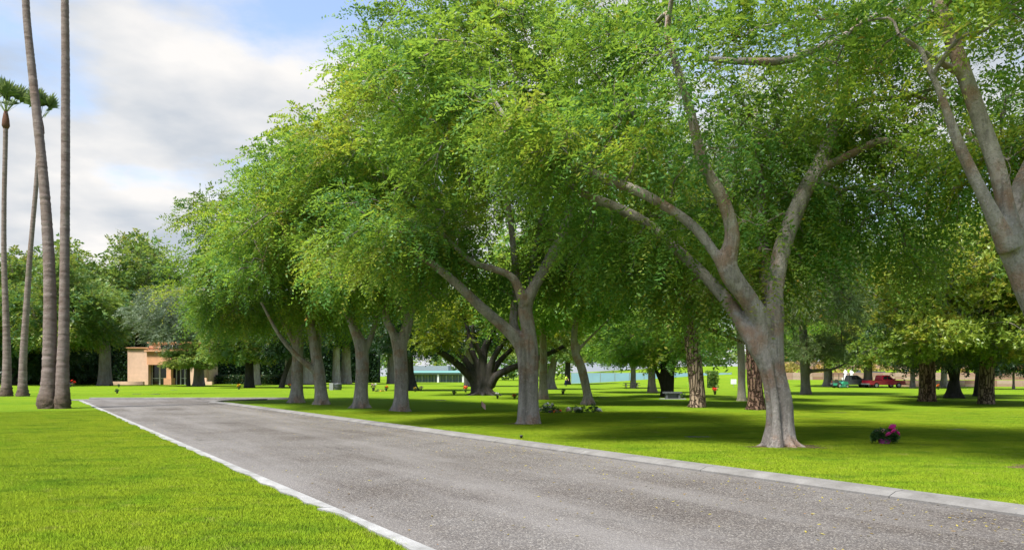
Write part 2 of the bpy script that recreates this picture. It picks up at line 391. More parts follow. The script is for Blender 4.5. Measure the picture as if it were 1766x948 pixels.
def lawn_mat():
    t = NT('lawn'); p = t.pos(); 
    a = t.noise(p, 0.13, 5, 0.6); b = t.noise(p, 0.9, 5, 0.6); c = t.noise(t.pos((1, 1, 1)), 30, 4, 0.7)
    base = t.ramp(a, [(0.34, (0.092, 0.178, 0.009)), (0.66, (0.148, 0.225, 0.011))])
    base = t.mix(t.rng(b, 0.42, 0.72, 0, 0.5), base, (0.180, 0.235, 0.011))
    base = t.mix(t.rng(c, 0.45, 0.75, 0, 0.5), base, (0.065, 0.135, 0.005))
    t.color(base); t.set(0.95, 0.04)
    f = t.noise(p, 55, 5, 0.75); t.bump(t.math('ADD', f, t.math('MULTIPLY', b, 0.6)), 0.9, 0.06); return t.m
M['lawn'] = lawn_mat()
def blade_mat():
    t = NT('grass blade'); at = t.n('ShaderNodeAttribute', attribute_name='tint'); p = t.pos(); a = t.noise(p, 0.13, 5, 0.6); b = t.noise(p, 0.9, 4, 0.6)
    c = t.ramp(at.outputs['Fac'], [(0.0, (0.140, 0.245, 0.014)), (0.5, (0.205, 0.315, 0.017)), (0.93, (0.290, 0.375, 0.024)), (1.0, (0.32, 0.28, 0.09))])
    c = t.mix(t.rng(a, 0.34, 0.66, 0, 0.55), c, (0.310, 0.365, 0.018)); c = t.mix(t.rng(b, 0.5, 0.68, 0, 0.6), c, (0.130, 0.265, 0.012)); d2 = t.noise(t.pos((0.5, 1.6, 1)), 1.1, 6, 0.7); c = t.mix(t.rng(d2, 0.5, 0.68, 0, 0.75), c, (0.075, 0.165, 0.012)); c = t.mix(t.rng(t.noise(p, 2.6, 5, 0.7), 0.58, 0.72, 0, 0.55), c, (0.36, 0.34, 0.10))
    t.color(c); t.set(0.8, 0.06)
    g = t.n('ShaderNodeNewGeometry'); va = t.n('ShaderNodeVectorMath', operation='ADD'); t.l(g.outputs['Normal'], va.inputs[0]); va.inputs[1].default_value = (0, 0, 1.6)
    vn = t.n('ShaderNodeVectorMath', operation='NORMALIZE'); t.l(va.outputs[0], vn.inputs[0]); t.l(vn.outputs[0], t.b.inputs['Normal'])
    tr = t.n('ShaderNodeBsdfTranslucent'); t.l(c, tr.inputs['Color']); ms = t.n('ShaderNodeMixShader'); ms.inputs[0].default_value = 0.35
    t.l(t.b.outputs[0], ms.inputs[1]); t.l(tr.outputs[0], ms.inputs[2]); t.l(ms.outputs[0], t.o.inputs[0]); return t.m
M['blade'] = blade_mat()
def asphalt_mat():
    t = NT('asphalt'); p = t.pos()
    big = t.noise(p, 0.22, 5, 0.6); mid = t.noise(p, 1.6, 5, 0.65)
    base = t.ramp(big, [(0.38, (0.072, 0.064, 0.060)), (0.60, (0.148, 0.142, 0.140))])
    base = t.mix(t.rng(mid, 0.45, 0.75, 0, 0.45), base, (0.085, 0.070, 0.060))
    vc = t.voro(p, 72, 'Color'); vd = t.voro(p, 72)
    bw = t.n('ShaderNodeSeparateColor'); t.l(vc, bw.inputs[0])
    chip = t.ramp(bw.outputs[0], [(0.0, (0.016, 0.014, 0.014)), (0.35, (0.055, 0.047, 0.043)), (0.7, (0.115, 0.098, 0.086)), (0.93, (0.28, 0.26, 0.23)), (1.0, (0.40, 0.38, 0.35))], 'LINEAR')
    base = t.mix(0.45, base, chip)
    wv = t.n('ShaderNodeVectorMath', operation='SCALE'); wv.inputs['Scale'].default_value = 1.3; nz = t.n('ShaderNodeTexNoise'); nz.inputs['Scale'].default_value = 1.1; nz.inputs['Detail'].default_value = 6; t.l(p, nz.inputs['Vector']); t.l(nz.outputs['Color'], wv.inputs[0])
    wa = t.n('ShaderNodeVectorMath', operation='ADD'); t.l(p, wa.inputs[0]); t.l(wv.outputs[0], wa.inputs[1])
    ck = t.voro(wa.outputs[0], 0.33, 'Distance', 'DISTANCE_TO_EDGE'); gate = t.rng(t.noise(p, 0.35, 3), 0.5, 0.6)
    base = t.mix(t.math('MULTIPLY', t.rng(ck, 0.0, 0.006, 0.8, 0.0), gate), base, (0.02, 0.018, 0.017))
    st = t.noise(p, 0.7, 4, 0.6); base = t.mix(t.rng(st, 0.6, 0.72, 0, 0.35), base, (0.045, 0.040, 0.038))
    rt = t.n('ShaderNodeMapping'); rt.inputs['Rotation'].default_value = (0, 0, -math.atan2(U[1], U[0])); t.l(p, rt.inputs[0]); lanes = t.n('ShaderNodeMapping'); lanes.inputs['Scale'].default_value = (0.12, 1.0, 1); t.l(rt.outputs[0], lanes.inputs[0])
    base = t.mix(t.rng(t.noise(lanes.outputs[0], 0.8, 4, 0.6), 0.45, 0.68, 0, 0.6), base, (0.185, 0.175, 0.170))
    t.color(base); t.set(0.9, 0.2)
    t.bump(t.math('ADD', t.math('MULTIPLY', vd, -1.0), t.noise(p, 40, 4, 0.7)), 0.7, 0.012); return t.m
M['asphalt'] = asphalt_mat()
def concrete_mat(name, lo, hi):
    t = NT(name); p = t.pos(); a = t.noise(p, 2.2, 6, 0.65); b = t.noise(p, 45, 4, 0.7); s = t.voro(p, 38)
    c = t.ramp(a, [(0.3, lo), (0.68, hi)]); c = t.mix(t.rng(b, 0.5, 0.72, 0, 0.35), c, tuple(x * 0.6 for x in lo)); c = t.mix(t.rng(s, 0.0, 0.12, 0.55, 0), c, tuple(x * 0.35 for x in lo))
    t.color(c); t.set(0.9, 0.2); t.bump(t.math('ADD', b, t.math('MULTIPLY', a, 0.5)), 0.5, 0.015); return t.m
M['kerb_white'] = concrete_mat('whitewashed concrete', (0.17, 0.17, 0.165), (0.33, 0.33, 0.33))
M['kerb_grey'] = concrete_mat('grey concrete', (0.12, 0.115, 0.11), (0.20, 0.195, 0.19))
M['joint'] = plain('dark joint', (0.03, 0.028, 0.025))

# ------------------------------------------------------------------ ground
def ground():
    xs = np.unique(np.concatenate([np.linspace(-3000, -260, 18), np.linspace(-260, 260, 131), np.linspace(260, 3000, 18)]))
    ys = np.unique(np.concatenate([np.linspace(-400, 0, 9), np.linspace(0, 260, 66), np.linspace(260, 4000, 20)]))
    X, Y = np.meshgrid(xs, ys); Z = hgt(X, Y)
    nx, ny = len(xs), len(ys); i, j = np.meshgrid(np.arange(ny - 1), np.arange(nx - 1), indexing='ij')
    Q = np.stack([i * nx + j, i * nx + j + 1, (i + 1) * nx + j + 1, (i + 1) * nx + j], -1).reshape(-1, 4)
    o = link('lawn', new_mesh('lawn', np.stack([X, Y, Z], -1).reshape(-1, 3), Q, smooth=True, mats=[M['lawn']]))
    tag(o, 'bright green mown cemetery lawn under the trees', kind='structure')
ground()
NL, NR = 3.12, 9.37                                   # road edges across the road direction
SE = 55.6                                             # where the left edge ends
def road_outline():
    rng = np.random.default_rng(3)
    left = [road(s, NL) for s in np.arange(-14, 55.7, 1.4)]
    far = [(-29.9, 48.6, 0), (-30.2, 49.6, 0), (-29.2, 50.5, 0)] + [(x, 50.5 + 0.012 * (x + 29), 0) for x in np.arange(-26, -16, 3)] + [(-15.2, 50.5, 0)]
    back = [(-15.6, 49.9, 0), (-16.6, 48.9, 0), (-17.7, 47.3, 0), (-18.4, 45.6, 0), (-18.4, 44.2, 0), (-17.6, 43.0, 0)]
    right = [road(s, NR) for s in np.arange(44.4, -14.1, -1.4)]
    return left, far, back, right
RL, RF, RB, RR = road_outline()
def build_road():
    P = RL + RF + RB + RR
    import bmesh
    bm = bmesh.new(); vs = [bm.verts.new((p[0], p[1], 0.008)) for p in P]; f = bm.faces.new(vs)
    bmesh.ops.triangulate(bm, faces=[f]); me = bpy.data.meshes.new('road'); bm.to_mesh(me); bm.free()
    for p in me.polygons:
        if p.normal.z < 0: p.flip()
    me.materials.append(M['asphalt']); tag(link('road', me), 'speckled grey asphalt lane', kind='structure')
build_road()
def kerb(name, pts, w, h, mat, label, seg, side, chamfer=0.03, wob=0.0):
    """a run of concrete lengths with open joints; pts is the road-side line, side the outward sign"""
    root = tag(link(name, None), label, kind='structure'); P = np.array(pts, float)[:, :2]
    d = np.concatenate([[0], np.cumsum(np.linalg.norm(np.diff(P, axis=0), axis=1))]); Lt = d[-1]
    rng = np.random.default_rng(5)
    at = lambda s: np.array([np.interp(s, d, P[:, 0]), np.interp(s, d, P[:, 1])])
    s = 0.0
    while s < Lt - 0.2:
        e = min(Lt, s + seg); n = max(2, int((e - s) / 0.45)); V = []
        for q in np.linspace(s + 0.006, e - 0.006, n):
            p = at(q); t = unit(at(min(Lt, q + 0.05)) - at(max(0, q - 0.05))); nn = np.array([t[1], -t[0]]) * side
            w2 = w + wob * rng.uniform(-1, 1)
            a = p + nn * 0.0; b = p + nn * chamfer; c = p + nn * w2
            V += [(a[0], a[1], -0.05), (a[0], a[1], h * 0.45), (b[0], b[1], h), (c[0], c[1], h + 0.006), (c[0], c[1], -0.05)]
        Fs = []
        for i in range(n - 1):
            for j in range(4): Fs.append((i * 5 + j, i * 5 + j + 1, (i + 1) * 5 + j + 1, (i + 1) * 5 + j))
        Fs += [(0, 1, 2, 3, 4), tuple(range(n * 5 - 1, n * 5 - 6, -1))]
        if side < 0: Fs = [tuple(reversed(f)) for f in Fs]
        MB().add(V, Fs).build('kerb_stone', mat, root); s = e
    return root
kerb('left_kerb', RL, 0.18, 0.03, M['kerb_white'], 'white concrete edging strip along the left side of the lane', 4.5, -1, 0.02, 0.06)
kerb('right_kerb', [road(s, NR) for s in np.arange(-14, 44.5, 1.4)] + list(reversed(RB))[:-1], 0.40, 0.085, M['kerb_grey'], 'grey concrete rolled kerb along the right side of the lane', 3.2, 1, 0.16)
kerb('far_kerb', RF[2:], 0.2, 0.11, M['kerb_grey'], 'low concrete kerb at the far end of the lane', 3.0, -1)

# ------------------------------------------------------------------ grass
def grass():
    rng = np.random.default_rng(11); T = 2.0
    def patch(nb, hl):
        x = rng.uniform(-T / 2, T / 2, nb); y = rng.uniform(-T / 2, T / 2, nb); h = hl * rng.uniform(0.5, 1.25, nb)
        cl = np.sin(x * 7.3 + 1.1 * np.sin(y * 5.1)) * np.sin(y * 6.1 + 0.9 * np.sin(x * 4.7)); h *= 1 + 0.18 * cl
        a = rng.uniform(0, 2 * np.pi, nb); w = 0.0042 * rng.uniform(0.7, 1.4, nb); ln = rng.uniform(0.1, 0.75, nb) * h; la = rng.uniform(0, 2 * np.pi, nb)
        b0 = np.stack([x - np.cos(a) * w, y - np.sin(a) * w, np.zeros(nb)], -1); b1 = np.stack([x + np.cos(a) * w, y + np.sin(a) * w, np.zeros(nb)], -1)
        tp = np.stack([x + np.cos(la) * ln, y + np.sin(la) * ln, h], -1)
        V = np.stack([b0, b1, tp], 1).reshape(-1, 3)
        ti = np.clip(0.45 + 0.17 * rng.normal(size=nb) + 0.08 * cl, 0, 0.92); ti = np.where(rng.random(nb) > 0.988, 1.0, ti)
        return new_mesh('grass_patch', V, np.arange(nb * 3).reshape(-1, 3), tint=ti, mats=[M['blade']])
    meshes = [patch(44000, 0.036), patch(44000, 0.033)]
    root = tag(link('grass', None), 'short mown grass blades of the near lawn', 'grass', kind='stuff')
    rz = math.atan2(U[1], U[0])
    def place(s, n):
        p = s * U + n * NN; x, y = p; rad = 1.7
        if y < 4.5 or y > 33: return
        if abs(x) - rad > 0.715 * (y + rad): return
        o = link('grass_patch', meshes[rng.integers(2)], root, (x, y, 0.0)); o.rotation_euler = (0, 0, rz + rng.integers(4) * math.pi / 2)
        o.scale = (1, 1, rng.uniform(0.9, 1.1)); o['kind'] = 'stuff'
    for s in np.arange(-14, 60, T):
        n = NL - 0.18 - T / 2 + 0.03
        while n > -16: place(s, n); n -= T
        n = NR + 0.40 + T / 2 - 0.01
        while n < 60: place(s, n); n += T
grass()

# ------------------------------------------------------------------ trees of the row by the lane
def limb(tr, d, base):
    """traced limb: rows of (column, row, width in pixels, depth offset) -> local points, radii"""
    P = []; R = []
    for x, y, w, dd in tr: P.append(W(x, y, d + dd) - base); R.append(w * 0.5 / F * (d + dd))
    A = spline(np.column_stack([P, R]), 4); return A[:, :3], np.maximum(A[:, 3], 0.012)
def roots(r, n, rng, reach=1.9, h=0.55, z0=0.0):
    out = []; a0 = rng.uniform(0, 6.28)
    for i in range(n):
        a = a0 + i * 6.283 / n + rng.uniform(-0.25, 0.25); c, s = math.cos(a), math.sin(a); L = r * reach * rng.uniform(0.85, 1.2)
        P = np.array([(c * r * 0.35, s * r * 0.35, h * 1.5), (c * r * 0.75, s * r * 0.75, h * 0.55), (c * r * 1.15, s * r * 1.15, h * 0.16), (c * L, s * L, -0.06)])
        A = spline(np.column_stack([P, [r * 0.42, r * 0.36, r * 0.30, r * 0.12]]), 3); out.append((A[:, :3], A[:, 3]))
    return out
def corridor(limbs, base, rad, prob, rng, zmax=99.0):
    """leave most of the boughs in sight: no leaf clumps right on the near side of them"""
    pts = np.vstack([P[::2] for P, R in limbs]) + base; pts = pts[pts[:, 2] < zmax]; cam_p = np.array([0, 0, EYE]); ray = pts - cam_p; L = np.linalg.norm(ray, axis=1); ray = ray / L[:, None]
    def keep(p):
        v = p + base - cam_p; t = ray @ v; dist = np.linalg.norm(v - ray * t[:, None], axis=1)
        return not np.any((t < L + 0.1) & (dist < rad)) or rng.random() > prob
    return keep
def row_tree(label, base, d, traces, extra, ells, nclump, rc, per, k, ll, lw, seed, voxel, r0, centre, vis=None, tint=(0.50, 0.28), keep_r=1.2, ztop=None, zvis=99.0, more=(), more_r=0.8):
    rng = np.random.default_rng(seed); base = np.array(base, float)
    t = thing('street_tree', label, 'tree', base, group='row of trees along the lane')
    L = [limb(tr, d, base) for tr in traces]; vis_l = L[:vis] if vis else L
    X = [(lambda A: (A[:, :3], A[:, 3]))(spline(np.array(e, float), 4)) for e in extra]
    link('trunk', fuse(L + X + roots(r0, 7, rng, 2.0, 0.3), voxel, M['bark_row'], 2), t)
    nodes = []
    for P, R in L + X:
        n = len(P); nodes += [P[i] for i in range(n // 2, n, 2)] + [P[-1]]
    C = clump_points(ells, nclump, rng, rc * 0.55, keep=corridor(vis_l, base, keep_r, 0.9, rng, zvis), lobes=26, lobe_r=1.9)
    if ztop: C = C[(C[:, 2] < ztop) | (rng.random(len(C)) < 0.2)]
    RC = rc * rng.uniform(0.7, 1.25, len(C))
    if more:
        C = np.vstack([C, [W(x, y, d + q) - base for x, y, q in more]]); RC = np.concatenate([RC, more_r * rng.uniform(0.75, 1.2, len(more))])
    b = link('branches', branch_mesh('branches', nodes, C, RC, rng, M['bark_row'], 0.085), t); b['kind'] = 'stuff'
    c = link('crown', leaves('crown', C, RC, np.array(centre), rng, per, k, ll, lw, 0.9, 0.55, M['leaf_row'], tint=tint, flat=0.45), t); c['kind'] = 'stuff'
    return t

# the big tree in front
B1 = G(1348, 770)
row_tree('big grey forked street tree nearest in view, beside the pink flower pot', B1, B1[1],
    [[(1352, 775, 48, 0), (1352, 735, 35, 0), (1350, 690, 32, 0), (1338, 640, 32, 0), (1332, 590, 38, 0), (1334, 545, 36, 0), (1336, 500, 31, 0.1), (1350, 425, 30, 0.3), (1383, 340, 28, 0.6), (1412, 285, 25, 0.8), (1440, 215, 24, 1.2), (1475, 110, 19, 1.8), (1500, -60, 13, 2.2)],
     [(1337, 775, 30, -0.30), (1339, 735, 16, -0.27), (1336, 690, 14, -0.25), (1327, 640, 15, -0.24), (1316, 595, 30, -0.1), (1314, 555, 33, -0.1), (1290, 515, 32, -0.2), (1255, 462, 35, -0.3), (1263, 405, 26, -0.4), (1247, 345, 22, -0.5), (1212, 280, 20, -0.6), (1190, 190, 16, -0.8), (1150, 60, 12, -1.2)],
     [(1322, 770, 22, -0.08), (1327, 730, 13, -0.08), (1325, 690, 11, -0.1), (1317, 640, 14, -0.1), (1302, 600, 24, -0.12), (1283, 563, 26, 0.0), (1255, 520, 23, 0.3), (1205, 465, 20, 0.7), (1160, 425, 19, 0.9), (1115, 385, 18, 1.0), (1060, 357, 18, 1.2), (1010, 335, 15, 1.3), (960, 300, 11, 1.5), (900, 250, 8, 1.8)],
     [(1252, 462, 30, -0.3), (1235, 440, 18, -0.3), (1205, 400, 18, -0.2), (1170, 370, 17, 0.0), (1105, 332, 17, 0.2), (1045, 308, 18, 0.3), (1000, 290, 14, 0.4), (955, 280, 12, 0.5), (900, 240, 9, 0.6), (850, 170, 7, 0.7)],
     [(1408, 292, 24, 0.8), (1440, 280, 15, 0.7), (1475, 262, 14, 0.5), (1520, 243, 13, 0.3), (1560, 256, 14, 0.2), (1590, 274, 15, 0.1)],
     [(1200, 100, 8, -1.2), (1280, 106, 13, -1.4), (1350, 105, 14, -1.4), (1400, 88, 13, -1.3), (1450, 65, 11, -1.2), (1520, 20, 8, -1.0)],
     [(1455, 190, 16, 1.3), (1500, 172, 11, 1.0), (1560, 168, 9, 0.8), (1620, 150, 7, 0.6)]],
    [[(-0.18, 0.05, 2.6, 0.18), (-0.1, 0.9, 4.4, 0.14), (0.2, 2.0, 6.5, 0.11), (0.6, 3.6, 9.0, 0.07)]],
    [(-0.3, 1.6, 9.8, 6.3, 5.6, 4.6), (-0.6, -2.6, 10.4, 5.4, 2.8, 2.6), (-2.9, 1.8, 4.4, 1.9, 1.2, 0.9), (2.0, 2.2, 5.6, 2.4, 1.6, 1.4), (-0.8, 2.6, 5.6, 2.2, 1.3, 1.0), (-4.6, 0.8, 6.6, 1.6, 2.0, 1.4), (1.6, 1.8, 7.2, 2.6, 1.6, 1.4), (0.4, 0.6, 5.2, 0.8, 0.7, 0.8)],
    178, 1.0, 58, 18, 0.125, 0.05, 21, 0.034, 0.30, (-0.3, 0.6, 8.0), vis=5, keep_r=0.7, ztop=9.6, zvis=6.0, more_r=0.9,
    more=[(1300, 440, 0.8), (1330, 400, 1), (1290, 380, 0.6), (1378, 455, 0.8), (1405, 400, 1), (1230, 520, 1.2), (1190, 500, 1.2), (1150, 480, 1.4), (1110, 470, 1.5), (1180, 530, 1.6), (1090, 430, 1.2), (1050, 400, 1.2), (1120, 420, 1.0), (1165, 395, 0.8), (1020, 370, 1), (1450, 330, 0.8), (1500, 330, 0.5), (1480, 400, 1), (1540, 360, 0.6), (1560, 420, 0.8), (1590, 470, 1.0), (1335, 455, 0.7), (1325, 490, 0.6), (1000, 420, 1.6), (1195, 205, -1.2), (1178, 145, -1.4), (1160, 85, -1.6), (1225, 255, -1.1), (930, 262, -0.3), (880, 222, -0.3), (850, 180, -0.5), (965, 245, -0.4), (905, 190, -0.4), (1505, 120, 0.6), (1470, 60, 0.6), (1440, 160, -0.2), (1050, 60, 1.5), (1100, 120, 1.5), (1130, 30, 1.0), (1080, 180, 1.5), (1010, 110, 2.0), (1250, 35, 0.6), (1295, 55, -0.3), (1320, 135, 1.5), (1350, 50, 0.5), (1400, 150, 1.5), (1405, 25, 0.0), (1280, 180, 1.5), (1340, 220, 2.0), (1240, 130, 1.5), (1205, 30, 0.2), (1040, 10, 1.2), (1530, 70, 0.6), (1560, 130, 1.0), (1600, 60, 1.2), (1160, 20, 1.4), (1110, 240, 1.6), (1180, 290, 1.5)])

B0 = G(1850, 806)
row_tree('pale mottled street tree leaning in from the right edge', B0, B0[1],
    [[(1856, 815, 56, 0), (1850, 760, 46, 0), (1838, 680, 42, 0), (1815, 600, 40, 0), (1778, 515, 40, 0), (1752, 445, 42, 0), (1740, 405, 48, 0), (1735, 360, 30, 0), (1718, 285, 28, 0.1), (1690, 205, 27, 0.2), (1662, 125, 25, 0.3), (1635, 50, 25, 0.4), (1612, -20, 22, 0.5), (1580, -140, 15, 0.6)],
     [(1742, 430, 40, -0.1), (1724, 395, 30, -0.15), (1700, 345, 22, -0.2), (1675, 295, 20, -0.2), (1650, 240, 18, -0.2), (1625, 170, 13, -0.2), (1590, 90, 9, -0.1)],
     [(1664, 130, 22, 0.3), (1640, 118, 13, 0.2), (1600, 95, 11, 0.0), (1550, 60, 8, -0.2)],
     [(1745, 420, 40, 0.1), (1768, 380, 28, 0.2), (1790, 300, 24, 0.4), (1820, 180, 18, 0.8)],
     [(1850, 780, 30, -0.1), (1810, 806, 20, -0.2), (1770, 815, 11, -0.3), (1730, 822, 5, -0.35)]],
    [[(-1.05, 0.0, 3.7, 0.16), (-0.3, 0.9, 5.2, 0.12), (1.2, 1.8, 7.0, 0.08), (2.2, 2.4, 8.5, 0.06)]],
    [(0.3, 1.2, 9.2, 5.0, 4.4, 3.8), (1.2, 2.6, 6.2, 2.2, 1.6, 1.2)],
    125, 1.0, 64, 18, 0.12, 0.048, 22, 0.04, 0.30, (0.3, 0.6, 7.6), vis=4, keep_r=0.7, ztop=8.4)

B2 = G(910, 731)
row_tree('grey street tree with a long bough reaching left, second nearest in the row', B2, B2[1],
    [[(914, 736, 42, 0), (915, 700, 29, 0), (916, 660, 26, 0), (916, 610, 26, 0), (911, 565, 25, 0), (906, 530, 26, 0), (920, 497, 20, 0), (948, 447, 20, 0.2), (972, 400, 18, 0.4), (984, 345, 15, 0.7), (985, 250, 12, 1.2), (960, 120, 9, 1.8)],
     [(903, 735, 26, -0.15), (901, 695, 16, -0.15), (901, 650, 14, -0.15), (899, 610, 18, -0.12), (890, 585, 22, -0.1), (865, 560, 20, -0.3), (825, 525, 18, -0.6), (795, 496, 16, -0.8), (755, 462, 14, -1.1), (700, 425, 11, -1.4), (640, 390, 8, -1.7)],
     [(896, 590, 20, 0.1), (886, 560, 16, 0.3), (887, 535, 15, 0.5), (890, 480, 13, 0.9), (880, 380, 10, 1.4), (860, 250, 8, 2.0)],
     [(905, 525, 22, -0.1), (885, 480, 14, -0.3), (850, 463, 12, -0.5), (812, 450, 10, -0.7), (760, 400, 7, -1.0)]],
    [[(-0.05, 0.05, 3.3, 0.18), (0.1, 0.8, 4.8, 0.13), (0.4, 1.9, 6.6, 0.10), (0.9, 3.4, 9.0, 0.06)]],
    [(-0.1, -0.6, 9.5, 5.6, 5.6, 5.1), (-3.2, -0.4, 5.8, 2.2, 2.0, 1.3), (1.4, 1.6, 5.6, 2.2, 1.6, 1.2)],
    160, 1.05, 54, 17, 0.14, 0.058, 23, 0.042, 0.28, (0, -0.4, 7.8), vis=4, keep_r=0.6, ztop=13.8, zvis=6.5, more=[(860, 500, 0.8), (830, 470, 0.6), (900, 470, 0.8), (790, 450, 0.2), (750, 430, 0), (930, 440, 0.8), (700, 400, -0.5), (720, 480, 0.8), (760, 520, 1.2), (680, 460, 0.6), (950, 500, 1.4), (990, 470, 1.4), (1000, 420, 1.2), (690, 400, -2.2), (640, 380, -2.4), (725, 432, -1.9), (660, 430, -2.2), (610, 350, -2.4), (600, 410, -2.0), (640, 60, 0), (690, 20, 0), (740, 60, -0.5), (790, 10, 0), (850, 40, -0.5), (900, 10, 0), (950, 50, 0.5), (1000, 20, 0.5), (625, 130, 0), (700, 110, -1), (780, 100, -1), (860, 110, -1), (940, 120, -0.5), (665, -25, 0), (740, -35, 0), (830, -40, 0), (970, -20, 0.3)], more_r=1.05)

def crown_proto(name, ells, nclump, rc, per, k, ll, lw, seed, leafm, barkm, roots_at, centre, L=0.6, droop=0.4, style='pinnate', tint=(0.42, 0.2), rmax=0.12, lift=0.0, shell=2.4, flat=0.8, unit_r=0.012, lobes=0, lobe_r=2.2):
    rng = np.random.default_rng(seed)
    C = clump_points(ells, nclump, rng, rc * (0.5 if lobes else 0.6), shell=shell, lobes=lobes, lobe_r=lobe_r); RC = rc * rng.uniform(0.7, 1.25, len(C))
    return (leaves(name + '_crown', C, RC, np.array(centre, float), rng, per, k, ll, lw, L, droop, leafm, style, tint, lift, flat),
            branch_mesh(name + '_branches', roots_at, C, RC, rng, barkm, rmax, unit_r))
# two crowns shared by the four farther trees of the row (origin: where the boughs part)
PR = [crown_proto('row_%d' % i, [(0, 0, 4.2, 5.4, 5.4, 4.9), (-1.5, -1.0, 1.3, 3.2, 2.6, 1.2)], 140, 1.12, 48, 14, 0.17, 0.075, 40 + i, M['leaf_row'], M['bark_row'],
      [(0, 0, 0), (0.5, 0.3, 1.2), (-0.7, 0.1, 1.4), (0.1, -0.7, 1.5), (0.2, 0.8, 2.4), (-0.4, -0.2, 2.8), (0.2, 0.1, 4.0)], (0, 0, 3.0), L=0.95, droop=0.5, flat=0.5, tint=(0.58, 0.26), lobes=24, lobe_r=1.95) for i in range(2)]
def far_row_tree(label, px, d, traces, crown_at, cs, proto, rz, seed, r0):
    rng = np.random.default_rng(seed); base = np.array(px, float)
    t = thing('street_tree', label, 'tree', base, group='row of trees along the lane')
    link('trunk', fuse([limb(tr, d, base) for tr in traces] + roots(r0, 6, rng, 1.6, 0.45), 0.05, M['bark_row'], 4), t)
    for nm, me in zip(('crown', 'branches'), PR[proto]):
        o = link(nm, me, t, crown_at); o.rotation_euler = (0, 0, rz); o.scale = cs; o['kind'] = 'stuff'
    return t
b = G(690, 709)
far_row_tree('pale grey street tree with a narrow upright fork, third nearest in the row', b, b[1],
    [[(691, 713, 34, 0), (692, 680, 25, 0), (692, 640, 24, 0), (690, 600, 24, 0), (700, 570, 19, 0), (707, 535, 17, 0.1), (712, 500, 14, 0.2), (716, 440, 11, 0.5), (720, 360, 8, 1)],
     [(688, 605, 22, 0), (678, 575, 14, -0.1), (666, 550, 13, -0.2), (668, 525, 10, -0.2), (684, 500, 9, -0.3), (690, 440, 7, -0.8)],
     [(705, 545, 15, 0), (692, 528, 10, -0.2), (676, 512, 9, -0.4), (655, 470, 7, -1.0), (630, 400, 6, -1.8)]],
    (-0.1, -0.3, 4.6), (1.0, 1.0, 1.12), 0, 0.6, 31, 0.34)
b = G(622, 703)
far_row_tree('brownish street tree leaning left with a side stub, fourth nearest in the row', b, b[1],
    [[(622, 707, 32, 0), (623, 670, 23, 0), (625, 630, 23, 0), (622, 595, 22, 0), (610, 565, 16, 0), (598, 535, 14, 0), (585, 508, 12, 0), (565, 485, 9, -0.3), (530, 440, 7, -0.8)],
     [(626, 605, 18, 0.1), (638, 585, 11, 0.2), (645, 565, 9, 0.3), (655, 520, 7, 0.6), (670, 440, 6, 1.0)],
     [(602, 545, 13, 0), (604, 515, 9, 0.1), (602, 480, 8, 0.3), (600, 420, 6, 0.6)],
     [(604, 545, 12, 0.2), (618, 510, 9, 0.3), (626, 485, 8, 0.3), (630, 430, 6, 0.4)]],
    (-0.9, -0.4, 4.4), (1.04, 1.04, 1.14), 1, 2.2, 32, 0.36)
b = G(555, 697)
far_row_tree('dark grey street tree with a low bough to the left, fifth nearest in the row', b, b[1],
    [[(555, 701, 29, 0), (553, 670, 21, 0), (549, 635, 21, 0), (543, 600, 18, 0), (538, 570, 16, 0), (532, 530, 12, 0), (525, 470, 8, 0)],
     [(550, 645, 16, 0), (538, 634, 12, -0.2), (522, 622, 10, -0.5), (505, 606, 9, -0.8), (480, 575, 7, -1.3), (450, 520, 5, -2)],
     [(547, 625, 16, 0.2), (548, 590, 13, 0.3), (552, 560, 10, 0.4), (560, 510, 8, 0.7)]],
    (-0.8, -0.2, 4.0), (0.98, 0.98, 1.1), 0, 3.9, 33, 0.36)
b = G(511, 694)
far_row_tree('straight grey street tree at the left end of the row, nearest the lane bend', b, b[1],
    [[(511, 698, 32, 0), (512, 670, 21, 0), (513, 635, 20, 0), (514, 600, 18, 0), (518, 570, 14, 0), (522, 530, 11, 0.2), (528, 480, 8, 0.6)],
     [(513, 600, 15, 0), (500, 575, 10, -0.2), (480, 545, 8, -0.6), (445, 510, 6, -1.0), (400, 470, 5, -1.4)]],
    (-2.0, 0.0, 3.9), (1.04, 1.04, 1.1), 1, 5.3, 34, 0.37)

